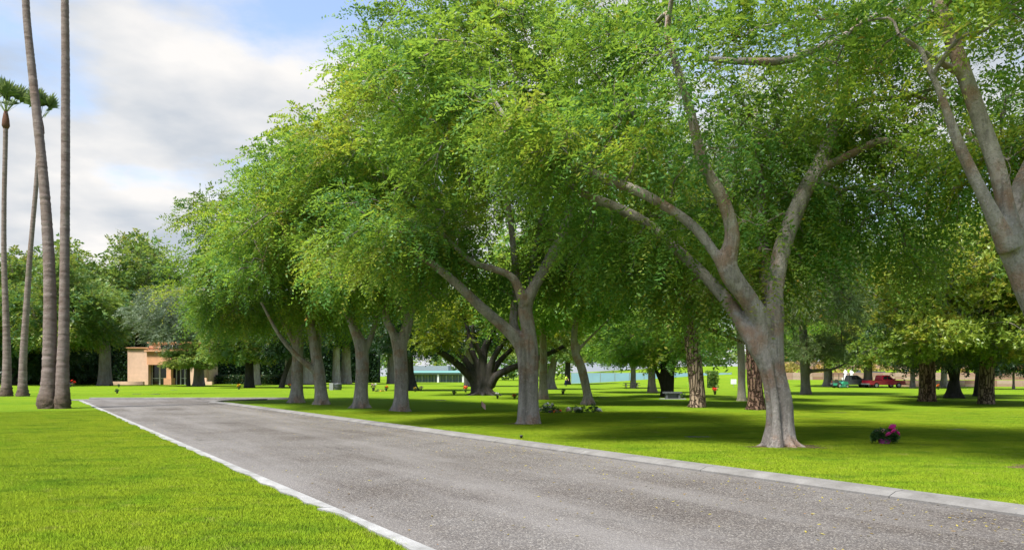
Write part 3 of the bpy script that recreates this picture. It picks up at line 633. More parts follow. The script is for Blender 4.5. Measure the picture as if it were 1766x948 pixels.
# ------------------------------------------------------------------ trees of the grove and beyond
fork = [(0, 0, 0), (0.5, 0.3, 1.0), (-0.6, 0.2, 1.1), (0.0, -0.6, 1.3), (0.1, 0.2, 2.4)]
PC = {
 'broad': crown_proto('broad', [(0, 0, 3.6, 5.0, 5.0, 4.2), (0, 0, 1.2, 4.0, 4.0, 1.0)], 85, 1.35, 60, 8, 0.27, 0.13, 51, M['leaf_broad'], M['bark_grey'], fork, (0, 0, 2.4), tint=(0.54, 0.28), lobes=18, lobe_r=1.9),
 'dark': crown_proto('dark', [(0, 0, 3.4, 5.2, 5.2, 3.8), (0, 0, 0.8, 4.2, 4.2, 1.0)], 85, 1.4, 55, 8, 0.28, 0.13, 52, M['leaf_dark'], M['bark_dark'], fork, (0, 0, 2.2), tint=(0.38, 0.2)),
 'light': crown_proto('light', [(0, 0, 3.4, 4.6, 4.6, 3.4), (0, 0, 1.5, 3.8, 3.8, 0.8)], 95, 1.15, 44, 8, 0.22, 0.12, 53, M['leaf_light'], M['bark_grey'], fork, (0, 0, 1.8), tint=(0.42, 0.22)),
 'silver': crown_proto('silver', [(0, 0, 3.4, 4.4, 4.4, 4.0)], 70, 1.4, 60, 10, 0.24, 0.07, 54, M['leaf_silver'], M['bark_dark'], fork, (0, 0, 2.2), tint=(0.45, 0.2)),
 'pine': crown_proto('pine', [(0, 0, 4.4, 4.2, 4.2, 4.6), (0, 0, 0.6, 4.0, 4.0, 0.9)], 70, 1.1, 76, 12, 0.31, 0.026, 55, M['leaf_pine'], M['bark_red'], [(0, 0, z) for z in (0, 1, 2, 3, 4, 5, 6, 7)], (0, 0, 3.0), L=0.3, style='needle', tint=(0.45, 0.2), lift=0.2),
 'magnolia': crown_proto('magnolia', [(0, 0, 3.8, 4.6, 4.6, 4.4), (0, 0, 0.5, 4.3, 4.3, 1.2)], 120, 1.05, 66, 9, 0.225, 0.085, 56, M['leaf_magnolia'], M['bark_grey'], [(0, 0, z) for z in (0, 0.8, 1.6, 2.4, 3.5, 5.0)], (0, 0, 2.5), L=0.25, style='rosette', tint=(0.6, 0.26), lift=0.35),
}
def tree(name, label, base, trunk, bark, crowns, group=None, root=None, voxel=None, seed=1, cat='tree', extra=()):
    """trunk: local rows (x, y, z, radius); crowns: (proto, local xyz, scale, turn)"""
    rng = np.random.default_rng(seed)
    t = thing(name, label, cat, base, group=group)
    T = []
    for tr in [trunk] + list(extra):
        A = spline(np.array(tr, float), 4); T.append((A[:, :3], A[:, 3]))
    r = trunk[0][3] if root is None else root
    if root != 0: T += roots(r * 0.72, 6, rng, 1.6, r * 1.0)
    link('trunk', fuse(T, voxel or max(0.07, r * 0.2), M[bark], 3), t)
    for pr, at, s, rz in crowns:
        for nm, me in zip(('crown', 'branches'), PC[pr]):
            o = link(nm, me, t, at); o.rotation_euler = (0, 0, rz); o.scale = (s, s, s) if isinstance(s, (int, float)) else s; o['kind'] = 'stuff'
    return t
def trace(base, rows, d):
    """rows of (column, row, width) seen at depth d -> local trunk rows"""
    return [tuple(W(x, y, d) - base) + (w * 0.5 / F * d,) for x, y, w in rows]

# mid-ground trunks on the right
def traced_tree(name, label, col_row, rows, bark, crowns, group='trees of the lawn grove', seed=1, extra=(), depth=None, root=None):
    b = G(*col_row) if depth is None else GD(col_row[0], depth); d = b[1]
    tr = trace(b, rows, d); tr[0] = tr[0][:2] + (-0.1,) + tr[0][3:]
    return tree(name, label, b, tr, bark, crowns, group, root=root, seed=seed, extra=[trace(b, e, d) for e in extra])
traced_tree('pine_tree', 'leaning pine with deep plated bark right of the stone bench', (1200, 702), [(1204, 704, 30), (1202, 670, 27), (1198, 630, 27), (1193, 590, 26), (1189, 550, 24), (1186, 500, 20), (1184, 400, 15), (1182, 280, 9)], 'bark_pine', [('light', (-0.6, 1.5, 5.0), (1.0, 1.0, 1.2), 0.3)], seed=2,
    extra=[[(1195, 560, 10), (1230, 570, 8), (1262, 582, 7), (1300, 600, 4)]])
traced_tree('pine_tree', 'red barked pine half hidden behind the big forked tree', (1303, 706), [(1304, 708, 34), (1303, 680, 27), (1300, 640, 25), (1298, 590, 24), (1298, 500, 20), (1300, 380, 14), (1300, 250, 8)], 'bark_red', [('pine', (0, 0, 4.4), 1.05, 1.3)], seed=3)
traced_tree('grove_tree', 'slender pale trunk tree just left of the big forked tree', (1279, 691), [(1279, 693, 17), (1279, 660, 13), (1279, 625, 14), (1277, 590, 12), (1274, 540, 10)], 'bark_pale', [('light', (-0.1, 0, 5.2), 0.85, 2.0)], seed=4)
traced_tree('grove_tree', 'dark tree with a long level bough, right of the big forked tree', (1390, 680), [(1390, 682, 21), (1389, 660, 16), (1388, 630, 16), (1386, 590, 14), (1384, 540, 12)], 'bark_grey', [('pine', (0, 0, 3.2), 1.15, 0.8), ('broad', (0, 0, 7.0), 1.3, 0.8)], seed=5,
    extra=[[(1392, 640, 8), (1415, 638, 6), (1440, 635, 5), (1465, 622, 4)]])
traced_tree('pine_tree', 'two toned plated pine under drooping magnolia leaves', (1598, 692), [(1599, 694, 30), (1599, 670, 27), (1599, 640, 26), (1599, 600, 24), (1599, 540, 20), (1600, 430, 14), (1600, 300, 8)], 'bark_mix', [('pine', (0, 0, 2.6), 0.9, 2.0)], seed=6)
traced_tree('magnolia_tree', 'magnolia with yellow green glossy leaves and pale plated trunk at right', (1701, 696), [(1701, 698, 28), (1701, 670, 25), (1702, 640, 24), (1703, 600, 22), (1704, 540, 18), (1704, 450, 12)], 'bark_pine', [('magnolia', (-2.9, -2.5, 3.0), 1.05, 0.4), ('magnolia', (1.6, -1.5, 2.7), 0.95, 2.4)], seed=7)
traced_tree('grove_tree', 'dark evergreen with a black flared trunk between the two plated pines', (1645, 686), [(1648, 688, 34), (1647, 679, 24), (1646, 668, 18), (1646, 655, 16), (1646, 635, 20), (1655, 610, 16), (1665, 580, 12)], 'bark_dark', [('dark', (-0.6, 0.5, 2.4), 0.85, 1.2)], seed=8, extra=[[(1645, 640, 16), (1630, 625, 13), (1610, 605, 9), (1590, 590, 6)]])
traced_tree('grove_tree', 'dark trunk tree standing close behind the pale plated magnolia trunk', (1688, 683), [(1688, 685, 20), (1688, 665, 14), (1689, 640, 12), (1690, 600, 10)], 'bark_dark', [('dark', (0.4, 0.8, 3.4), 0.7, 3.0)], seed=9)
traced_tree('grove_tree', 'leaning pale barked tree right of the white grave flowers', (1014, 697), [(1016, 699, 26), (1013, 680, 16), (1008, 655, 16), (1002, 632, 16), (993, 610, 15), (990, 580, 12), (994, 545, 11), (997, 505, 10), (1000, 440, 7)], 'bark_row', [('light', (-0.5, 0, 4.3), (1.0, 1.0, 1.1), 4.0)], seed=10, extra=[[(992, 608, 9), (1010, 590, 6), (1030, 570, 5), (1060, 540, 4)]])
traced_tree('grove_tree', 'pale trunk tree directly behind the second nearest street tree', (936, 688), [(937, 690, 22), (937, 670, 16), (937, 640, 15), (937, 600, 13), (935, 550, 10)], 'bark_row', [('light', (0, 0, 4.2), 1.1, 5.0)], seed=11)
traced_tree('grove_tree', 'dark double stemmed tree with bright leaves behind the stone bench', (1150, 684), [(1148, 686, 22), (1149, 665, 17), (1147, 640, 15), (1143, 620, 11)], 'bark_dark', [('light', (-0.6, 0, 1.9), (0.95, 0.95, 0.85), 0.5)], seed=12, extra=[[(1154, 684, 16), (1156, 655, 14), (1158, 632, 12), (1163, 610, 9)], [(1143, 672, 7), (1138, 655, 6), (1132, 640, 6), (1130, 625, 5)]])
traced_tree('grove_tree', 'grey trunk tree left of the stone bench', (1125, 677), [(1125, 679, 20), (1124, 660, 14), (1124, 640, 13), (1123, 610, 10)], 'bark_grey', [('light', (-2.0, 0.3, 2.6), (1.05, 1.05, 0.85), 3.3)], seed=13)
traced_tree('grove_tree', 'dark upright tree behind the narrow forked street tree', (710, 673), [(711, 675, 26), (709, 660, 16), (707, 640, 14), (706, 610, 13), (706, 570, 11)], 'bark_dark', [('dark', (0, 0, 4.2), 1.0, 0.9)], seed=14)
traced_tree('grove_tree', 'tree with a sturdy grey trunk left of the red pickup', (1497, 668), [(1497, 670, 19), (1497, 655, 15), (1497, 640, 14), (1497, 615, 13), (1496, 585, 11)], 'bark_grey', [('magnolia', (0, 0, 3.2), 1.2, 1.1)], seed=15)
traced_tree('grove_tree', 'flared grey green trunk tree left of the parked machines', (1428, 667), [(1428, 669, 22), (1428, 655, 15), (1428, 640, 14), (1427, 615, 12)], 'bark_grey', [('light', (0, 0, 3.6), 1.2, 2.6)], seed=16)
traced_tree('grove_tree', 'slim grey tree beyond the red pickup', (1574, 669), [(1574, 671, 11), (1574, 655, 8), (1574, 640, 8), (1573, 610, 7)], 'bark_grey', [('dark', (0, 0, 3.6), 0.9, 1.0)], seed=17)
traced_tree('grove_tree', 'pale flared trunk tree seen between pine and dark evergreen', (1628, 668), [(1628, 670, 18), (1628, 655, 11), (1628, 640, 10), (1628, 610, 9)], 'bark_pale', [('broad', (0, 0, 4.2), 1.1, 3.7)], seed=18)
traced_tree('grove_tree', 'thin young tree at the far right of the lawn', (1748, 671), [(1748, 672, 6), (1748, 660, 4), (1748, 640, 4), (1748, 610, 3)], 'bark_grey', [('dark', (0, 0, 2.0), 0.75, 4.4)], seed=19)
traced_tree('grove_tree', 'grey leaning tree left of the worker in a yellow shirt', (950, 671), [(948, 674, 24), (949, 660, 15), (951, 645, 14), (955, 625, 12), (958, 600, 10)], 'bark_grey', [('broad', (0, 0, 3.8), 0.9, 2.2)], seed=20)
traced_tree('grove_tree', 'dark trunk tree just behind the worker in a yellow shirt', (979, 663), [(979, 665, 13), (979, 655, 10), (979, 640, 10), (980, 615, 9)], 'bark_dark', [('broad', (0, 0, 4.4), 1.2, 0.2)], seed=21)
traced_tree('grove_tree', 'grey tree with a picnic table at its foot before the blue fence', (1092, 669), [(1092, 671, 13), (1092, 655, 10), (1092, 640, 9), (1090, 615, 8)], 'bark_grey', [('light', (0, 0, 3.0), 1.0, 5.1)], seed=22)
# the old fig: many stems fanning from one root
def fig():
    b = G(835, 681); d = b[1]; rng = np.random.default_rng(61)
    t = thing('fig_tree', 'old dark many stemmed tree fanning out from a wide root', 'tree', b, group='trees of the lawn grove')
    st = [[(835, 684, 30, 0), (834, 660, 24, 0), (833, 645, 15, 0), (835, 605, 14, 0.2), (850, 570, 10, 0.6), (870, 520, 7, 1)],
          [(822, 684, 22, 0), (818, 660, 16, 0), (800, 638, 14, -0.3), (775, 617, 12, -0.8), (745, 600, 9, -1.4), (715, 590, 6, -2)],
          [(824, 665, 18, 0), (815, 640, 13, 0.2), (800, 618, 11, 0.4), (785, 602, 9, 0.8), (765, 570, 6, 1.2)],
          [(830, 655, 16, 0), (822, 625, 11, 0.3), (812, 600, 10, 0.5), (808, 575, 8, 0.8), (800, 540, 6, 1.2)],
          [(838, 655, 16, 0), (830, 615, 10, -0.3), (818, 588, 8, -0.6), (815, 560, 6, -1.0)],
          [(842, 655, 16, 0), (850, 620, 11, -0.3), (868, 590, 9, -0.5), (885, 560, 6, -0.8)],
          [(845, 665, 18, 0), (856, 648, 14, -0.2), (878, 636, 12, -0.4), (905, 626, 10, -0.5), (940, 612, 9, -0.4), (972, 597, 7, -0.2), (1000, 575, 5, 0)],
          [(840, 655, 14, 0.3), (862, 622, 10, 0.9), (880, 604, 8, 1.4), (900, 580, 6, 2)]]
    L = [limb(x, d, b) for x in st]
    link('trunk', fuse(L + roots(0.75, 9, rng, 2.2, 0.45), 0.075, M['bark_dark'], 3), t)
    nodes = [P[i] for P, R in L for i in range(len(P) // 2, len(P), 2)]
    C = clump_points([(-0.3, 0.6, 6.9, 6.2, 5.0, 2.6), (-3.6, -1.5, 4.4, 2.0, 1.6, 0.9), (4.6, 0.4, 5.2, 3.2, 3.0, 1.4)], 80, rng, 0.8)
    RC = 1.2 * rng.uniform(0.7, 1.2, len(C))
    o = link('branches', branch_mesh('branches', nodes, C, RC, rng, M['bark_dark'], 0.1), t); o['kind'] = 'stuff'
    o = link('crown', leaves('crown', C, RC, np.array((0, 0, 5.0)), rng, 55, 8, 0.24, 0.11, 0.5, 0.3, M['leaf_fig'], tint=(0.42, 0.26)), t); o['kind'] = 'stuff'
fig()
# left background
def simple(name, label, x, d, h, r, bark, crowns, lean=(0, 0), group='trees behind the lawn', seed=1, row=None):
    b = GD(x, d)
    tree(name, label, b, [(0, 0, -0.1, r * 1.25), (lean[0] * 0.3, lean[1] * 0.3, h * 0.35, r), (lean[0] * 0.7, lean[1] * 0.7, h * 0.7, r * 0.92), (lean[0], lean[1], h, r * 0.75)], bark, crowns, group, seed=seed)
simple('broad_tree', 'huge broad tree with a twin grey trunk left of the peach building', 181, 122, 7.5, 1.0, 'bark_grey', [('broad', (-4.5, -3.5, 6.5), 1.75, 0.3)], seed=71)
simple('broad_tree', 'huge broad tree filling the left edge behind the rear palms', 20, 128, 7.0, 1.0, 'bark_dark', [('broad', (0, 0, 6.0), 2.1, 1.3), ('dark', (4, 3, 2.0), 1.3, 0.2)], seed=72)
simple('broad_tree', 'huge broad tree behind the pair of near palms', 98, 140, 7.0, 1.0, 'bark_dark', [('broad', (0, 0, 7.0), 2.45, 2.3), ('dark', (2, 2, 1.5), 1.5, 1.2)], seed=73)
simple('broad_tree', 'tall broad tree rising behind the peach building', 240, 152, 11.0, 0.9, 'bark_dark', [('broad', (0, 0, 10.0), 2.6, 4.3)], seed=74)
simple('silver_tree', 'silvery grey leaved tree in front of the peach building', 343, 116, 5.5, 0.8, 'bark_grey', [('silver', (-2.6, 0, 4.8), (1.6, 1.6, 1.55), 0.4)], seed=75)
simple('young_tree', 'slim dark spreading tree at the peach building doorway', 325, 112, 3.0, 0.28, 'bark_dark', [('broad', (0.6, 0, 2.8), (0.85, 0.85, 0.5), 2.9)], seed=76)
simple('grove_tree', 'black trunk spreading tree left of the row, past the lane bend', 430, 100, 4.0, 0.62, 'bark_dark', [('broad', (-1.0, 0, 3.6), 1.25, 0.9)], seed=77)
simple('grove_tree', 'pale bare trunk tree with one white side bough', 441, 132, 7.5, 0.75, 'bark_pale', [('dark', (0, 0, 6.4), 1.2, 1.9)], seed=78)
simple('grove_tree', 'thin dark tree leaning right, left of the end street tree', 485, 97, 4.5, 0.33, 'bark_dark', [('dark', (1.2, 0, 4.2), 0.9, 2.9)], lean=(1.4, 0), seed=79)
simple('grove_tree', 'broad pale trunk seen between the two end street trees', 530, 138, 9.0, 1.1, 'bark_pale', [('dark', (0, 0, 8.0), 1.5, 3.9)], seed=80)
simple('grove_tree', 'pale ridged trunk just left of the end street trees', 499, 140, 9.0, 0.85, 'bark_pale', [('dark', (0, 0, 8.5), 1.3, 4.9)], seed=81)
simple('grove_tree', 'pale forked trunk behind the concrete bin', 580, 142, 9.0, 0.75, 'bark_pale', [('dark', (0, 0, 8.0), 1.3, 5.9)], seed=82)
simple('grove_tree', 'tall whitish trunk right of the concrete bin', 597, 146, 10.0, 0.95, 'bark_pale', [('broad', (0, 0, 9.0), 1.4, 0.1)], seed=83)
simple('grove_tree', 'grey forked tree before the teal roofed building', 674, 150, 8.0, 0.75, 'bark_grey', [('dark', (0, 0, 7.5), 1.3, 1.0)], seed=84)
simple('grove_tree', 'grey trunk tree between teal building and old many stemmed tree', 809, 112, 6.0, 0.7, 'bark_grey', [('dark', (0, 0, 6.0), 1.2, 2.0)], seed=85)

# ------------------------------------------------------------------ palms
def palm_bark():
    t = NT('palm bark'); v = t.coord(); z = t.coord('Object', (1.2, 1.2, 4.0)); a = t.noise(t.coord('Object', (1, 1, 0.3)), 1.6, 6, 0.65); b = t.noise(z, 1.6, 5, 0.6)
    c = t.ramp(b, [(0.3, (0.120, 0.088, 0.080)), (0.65, (0.235, 0.190, 0.180))]); c = t.mix(t.rng(a, 0.5, 0.7, 0, 0.5), c, (0.16, 0.105, 0.080))
    m_ = t.noise(v, 0.9, 4, 0.6); c = t.mix(t.rng(m_, 0.6, 0.72, 0, 0.5), c, (0.105, 0.120, 0.050))
    sx = t.n('ShaderNodeSeparateXYZ'); t.l(v, sx.inputs[0]); low = t.rng(t.math('ADD', sx.outputs[2], t.math('MULTIPLY', a, 1.2)), 1.0, 1.9, 0.85, 0.0)
    c = t.mix(low, c, t.ramp(t.noise(v, 7, 6, 0.7), [(0.35, (0.030, 0.022, 0.016)), (0.65, (0.120, 0.090, 0.065))]))
    t.color(c); t.set(0.95, 0.1); t.bump(t.math('ADD', t.math('MULTIPLY', b, 0.6), t.noise(v, 14, 5, 0.7)), 0.8, 0.05); return t.m
M['palm_bark'] = palm_bark()
M['palm_skirt'] = plain('dry palm skirt', (0.12, 0.06, 0.042), 0.9, 0.1, bump=0.6)
def frond_mesh():
    rng = np.random.default_rng(5); V = []; Fq = []; ti = []
    def quad(a, b, c, d, tt):
        o = len(V); V.extend([a, b, c, d]); Fq.append((o, o + 1, o + 2, o + 3)); ti.append(tt)
    L = 1.15                                            # stalk, then a folded fan
    for s0, s1 in ((0, 0.5), (0.5, 1.0)):
        x0, x1 = s0 * L, s1 * L; w0, w1 = 0.035 - 0.015 * s0, 0.035 - 0.015 * s1
        quad((x0, -w0, 0), (x0, w0, 0), (x1, w1, 0.02), (x1, -w1, 0.02), 0.5)
    n = 20
    for i in range(n):
        a = (i / (n - 1) - 0.5) * 2.3; l = 1.05 * (1 - 0.25 * abs(a) / 1.8) * rng.uniform(0.9, 1.1); dz = 0.0
        d = np.array([math.cos(a), math.sin(a), 0.15 + dz]); w = np.array([-math.sin(a), math.cos(a), 0.35 * (1 if i % 2 else -1)]) * 0.075
        o = np.array([L, 0, 0.02]); m1 = o + d * l * 0.55; e = o + d * l + np.array([-0.1 * abs(a), 0, -0.10 * rng.uniform(-0.4, 1.4)])
        quad(o, m1 - w, m1 + w, o + np.array([0.001, 0.001, 0.002]), 0.35 + 0.3 * rng.random()); quad(m1 - w, e, e + np.array([0.004, 0.004, 0]), m1 + w, 0.35 + 0.3 * rng.random())
    return new_mesh('frond', np.array(V, float), np.array(Fq), tint=ti, mats=[M['leaf_palm']])
FROND = frond_mesh()
def palm(label, col_row, rows, top_ext, seed, burl):
    b = G(*col_row); d = b[1]; rng = np.random.default_rng(seed)
    t = thing('fan_palm', label, 'palm', b, group='tall palms on the left lawn')
    A = [tuple(W(x, y, d) - b) + (w * 0.455 / F * d,) for x, y, w in rows]; A[0] = (A[0][0], A[0][1], -0.1, A[0][3])
    A += [tuple(np.array(A[-1][:3]) + np.array(e[:3])) + (A[-1][3] * e[3],) for e in top_ext]
    S = spline(np.array(A), 1); dist = np.concatenate([[0], np.cumsum(np.linalg.norm(np.diff(S[:, :3], axis=0), axis=1))])
    S = spline(np.array(A), 6); dist = np.concatenate([[0], np.cumsum(np.linalg.norm(np.diff(S[:, :3], axis=0), axis=1))])
    q = np.arange(0, dist[-1], 0.085); P = np.stack([np.interp(q, dist, S[:, i]) for i in range(3)], -1); R = np.interp(q, dist, S[:, 3])
    R = R * (1 + 0.022 * (np.arange(len(q)) % 3 == 0) + 0.02 * rng.normal(size=len(q)))
    k = 20; V, Q = tube(P, R, k); V = V.reshape(len(q), k, 3)
    h = q[:, None]; an = np.arange(k)[None, :]
    lump = 1 + burl * np.exp(-((h - 0.35) / 0.5) ** 2) * (0.65 + 0.5 * np.sin(an * 1.9 + h * 7 + seed) * np.sin(an * 0.8 + h * 4)) + 0.09 * rng.normal(size=(len(q), k)) * np.exp(-h / 0.6)
    V = P[:, None, :] + (V - P[:, None, :]) * lump[..., None]
    link('trunk', new_mesh('trunk', V.reshape(-1, 3), Q, smooth=True, mats=[M['palm_bark']]), t)
    top = P[-1]; r = R[-1]
    MB().lathe([(r * 1.0, -1.2), (r * 1.7, -0.95), (r * 1.5, -0.5), (r * 1.1, -0.1), (r * 0.6, 0.3)], 10, top).build('leaf_base', M['palm_skirt'], t, True)
    for i in range(20):
        o = link('frond', FROND, t, top + np.array([0, 0, 0.05])); o.rotation_euler = (rng.uniform(-0.9, 0.9), -rng.uniform(0.75, 1.5), i * 2.4 + rng.uniform(-0.3, 0.3)); s = rng.uniform(0.95, 1.3); o.scale = (s, s, s)
    return t
palm('tallest leaning palm of the near pair, its trunk bowing left at the top', (84, 704), [(84, 704, 32), (83, 690, 30), (85, 640, 25), (86, 580, 23), (86, 500, 21), (83, 420, 19), (76, 320, 17), (66, 220, 16), (55, 120, 14), (46, 30, 13), (43, -40, 12)], [(-0.15, 0, 2.2, 0.95), (-0.2, 0, 4.4, 0.9)], 1, 0.30)
palm('straight upright palm of the near pair, mossy at the foot', (108, 704), [(108, 704, 26), (108, 690, 25), (108, 640, 22), (110, 580, 19), (111, 500, 17), (112, 400, 16), (113, 300, 15), (113, 200, 15), (113, 100, 14), (112, 0, 13)], [(0.0, 0, 2.5, 0.95), (0.1, 0, 4.8, 0.85)], 2, 0.14)
palm('slender rear palm at the left edge with a small bushy head', (11, 683), [(11, 683, 20), (11, 670, 17), (12, 620, 14), (10, 540, 11), (7, 450, 9), (7, 350, 8), (9, 260, 8), (10, 196, 8)], [], 3, 0.25)
palm('slender rear palm leaning right behind the near pair', (39, 683), [(39, 683, 20), (39, 670, 16), (40, 620, 13), (45, 540, 11), (51, 450, 9), (57, 380, 8), (64, 300, 8), (70, 208, 8)], [], 4, 0.3)

# ------------------------------------------------------------------ hedges and far woodland
def hedge(name, label, x0, x1, y, dep, h, n, ll, seed, mat='leaf_hedge', tint=(0.35, 0.2), z=0.0, group='clipped hedges at the back of the lawn', corej=0.8):
    rng = np.random.default_rng(seed); t = thing(name, label, 'hedge', ((x0 + x1) / 2, y, z), group=group); L = x1 - x0
    MB().box(-L / 2 + 0.2, L / 2 - 0.2, -dep / 2 + 0.2, dep / 2 - 0.2, 0, h - 0.2).build('core', M['hedge_core'], t)
    f = rng.random(n); A = np.empty((n, 3))
    top = f < min(0.6, dep / (dep + h)); A[:, 0] = rng.uniform(-L / 2, L / 2, n)
    A[:, 1] = np.where(top, rng.uniform(-dep / 2, dep / 2, n), -dep / 2 + 0.12 * rng.normal(size=n)); A[:, 2] = np.where(top, h + 0.06 * h ** 0.5 * rng.normal(size=n), rng.uniform(0.02, h, n))
    D = unit(rng.normal(size=(n, 3)) + np.where(top[:, None], np.array([0, 0, 1.2]), np.array([0, -1.2, 0.3]))); S = unit(np.cross(D, rng.normal(size=(n, 3)))); s = ll * rng.uniform(0.6, 1.3, (n, 1))
    V = np.stack([A, A + D * s * 0.5 + S * s * 0.28, A + D * s, A + D * s * 0.5 - S * s * 0.28], 1).reshape(-1, 3)
    o = link('foliage', new_mesh('foliage', V, np.arange(n * 4).reshape(n, 4), tint=np.clip(tint[0] + tint[1] * rng.normal(size=n), 0, 0.93), mats=[M[mat]]), t); o['kind'] = 'stuff'
    return t
M['hedge_core'] = plain('hedge core', (0.010, 0.018, 0.010), 0.95, 0.05)
def Xc(x, d): return (x - CX) / F * d
hedge('tall_hedge', 'tall dark evergreen screen behind the peach building and left trees', Xc(-60, 175), Xc(655, 175), 175, 4, 11, 26000, 0.7, 1)
hedge('low_hedge', 'low clipped hedge behind the palms left of the peach building', Xc(-40, 140), Xc(196, 140), 140, 2.2, 1.5, 9000, 0.32, 2, tint=(0.6, 0.25))
hedge('low_hedge', 'low clipped hedge right of the peach building', Xc(375, 142), Xc(560, 142), 142, 2.2, 1.5, 7000, 0.32, 3, tint=(0.6, 0.25))
hedge('clipped_shrub', 'dark clipped shrub block left of the white sign', Xc(1188, 112), Xc(1206, 112), 112, 1.6, 2.2, 1500, 0.25, 4, z=float(hgt(Xc(1197, 112), 112)))
hedge('clipped_shrub', 'olive clipped shrub block beside the red grave flowers', Xc(1219, 100), Xc(1236, 100), 100, 1.6, 2.0, 1500, 0.25, 5, mat='leaf_broad', tint=(0.5, 0.2))
def woodland():
    rng = np.random.default_rng(9); C = []; 
    for i in range(150):
        a = rng.uniform(-0.83, 0.83); d = rng.uniform(230, 330); x = a * d; h = rng.uniform(9, 18) + (3 if x < -60 else 0); z = hgt(x, d); r = rng.uniform(4, 7)
        if -0.32 < a < -0.10: h *= 0.85
        for _ in range(8): C.append((x + rng.normal() * r * 0.6, d + rng.normal() * r * 0.5, z + 1.5 + rng.random() ** 0.7 * h))
    C = np.array(C, float); RC = rng.uniform(1.6, 3.2, len(C))
    me = leaves('distant_woodland', C, RC, np.array((0, 280.0, -60.0)), rng, 24, 3, 1.4, 0.8, 1.0, 0.3, M['leaf_broad'], tint=(0.4, 0.25))
    tag(link('distant_woodland', me), 'hazy green mass of far trees along the horizon', 'woodland', kind='stuff')
woodland()

# ------------------------------------------------------------------ buildings
M['stucco'] = plain('peach stucco', (0.62, 0.43, 0.32), 0.9, 0.15, var=0.08, scale=1.5, bump=0.2)
M['stucco_orange'] = plain('orange stucco', (0.60, 0.33, 0.19), 0.9, 0.15, var=0.08, scale=1.5, bump=0.2)
M['dark_glass'] = plain('dark glass', (0.018, 0.018, 0.024), 0.08, 0.6)
M['white_frame'] = plain('white aluminium', (0.62, 0.63, 0.65), 0.4, 0.5)
M['teal'] = plain('teal metal roof', (0.10, 0.24, 0.22), 0.6, 0.3)
M['pale_wall'] = plain('pale grey wall', (0.24, 0.27, 0.29), 0.8, 0.2)
M['blue_glass'] = plain('blue glass', (0.10, 0.15, 0.20), 0.1, 0.6)
def peach_building():
    d = 134.0; s = d / F; X0 = Xc(220, d)
    t = thing('peach_building', 'peach stucco building with a dark glazed entrance', 'building', (X0, d, 0))
    x = lambda p: (p - 220) * s
    z = lambda y: (663 - y) * s
    def bx(name, a, b, y0, y1, lo, hi, m, par=t): return MB().box(x(a), x(b), y0, y1, z(lo), z(hi), ).build(name, M[m], par)
    bx('wall', 220, 255.5, 0, 8, 664, 600, 'stucco'); bx('wall', 327, 340, 0, 8, 664, 612, 'stucco')
    bx('wall', 236, 343, 4.5, 8.6, 664, 589.5, 'stucco'); bx('cornice', 234, 345, 4.2, 8.9, 589.5, 587.5, 'stucco_orange')
    cw = bx('clerestory_window', 257, 325, 4.38, 4.6, 600, 593, 'dark_glass')
    for p in (278, 302): bx('mullion', p, p + 0.6, 4.30, 4.37, 600, 593, 'white_frame', cw)
    bx('fascia', 255.5, 327, -0.5, 4.4, 628.6, 606, 'stucco_orange'); bx('cornice', 252.5, 328, -0.9, 4.4, 606, 603.5, 'stucco_orange'); bx('coping', 218.5, 256, -0.3, 8.2, 600, 598.6, 'stucco_orange')
    bx('pillar', 289, 296.5, -0.45, 0.5, 664, 628.6, 'stucco_orange'); bx('pillar_base', 285.8, 298.7, -0.8, 0.8, 664, 651.5, 'stucco_orange')
    g = bx('glazing', 255.5, 327, 1.2, 1.3, 664, 628.6, 'dark_glass')
    for p, w in ((257, 0.6), (269.5, 2.2), (281.8, 1.2), (286.6, 1.0), (299, 1.0), (306.3, 1.2), (313.8, 1.2), (319.5, 0.8)): bx('mullion', p, p + w, 1.06, 1.195, 664, 636 if p > 281 else 628.6, 'white_frame', g)
    for a, b, y in ((257, 289, 651.5), (306.3, 327, 651.5), (281.8, 287.6, 636.5), (299, 319, 635.5)): bx('transom', a, b, 1.0, 1.055, y + 0.7, y, 'white_frame', g)
    bx('garden_wall', 196, 257, -2.2, -1.6, 664, 657.3, 'stucco'); bx('garden_wall', 344, 374, -2.2, -1.6, 664, 657.3, 'stucco'); bx('garden_wall', 352, 362, -1.5, -0.9, 664, 651, 'stucco')
peach_building()
def teal_building():
    d = 185.0; s = d / F; t = thing('teal_building', 'long low pale building with a teal roof beyond the grove', 'building', (Xc(700, d), d, 0))
    x = lambda p: (p - 700) * s
    z = lambda y: (659 - y) * s
    def bx(name, a, b, y0, y1, lo, hi, m, par=t): return MB().box(x(a), x(b), y0, y1, z(lo), z(hi)).build(name, M[m], par)
    bx('wall', 700, 815, 1.5, 14, 660, 643, 'pale_wall'); bx('fascia', 697, 812, -0.4, 1.4, 645.3, 642.6, 'pale_wall')
    MB().add([(x(697), -0.6, z(642.5)), (x(812), -0.6, z(642.5)), (x(812), 5, z(638.5)), (x(697), 5, z(638.5)), (x(697), 5, z(642.5)), (x(812), 5, z(642.5))], [(0, 1, 2, 3), (3, 2, 5, 4), (0, 3, 4), (1, 5, 2), (0, 4, 5, 1)]).build('roof', M['teal'], t)
    bx('upper_storey', 705, 770, 5.2, 14, 643, 630, 'pale_wall')
    for a in np.arange(702, 806, 10.5):
        w = bx('window', a, a + 7.5, 1.35, 1.49, 659, 647, 'blue_glass'); bx('mullion', a + 3.4, a + 4.1, 1.27, 1.345, 659, 647, 'white_frame', w)
    for a in (710, 754, 797): bx('column', a, a + 3.2, -0.2, 0.3, 660, 645.3, 'white_frame')
teal_building()
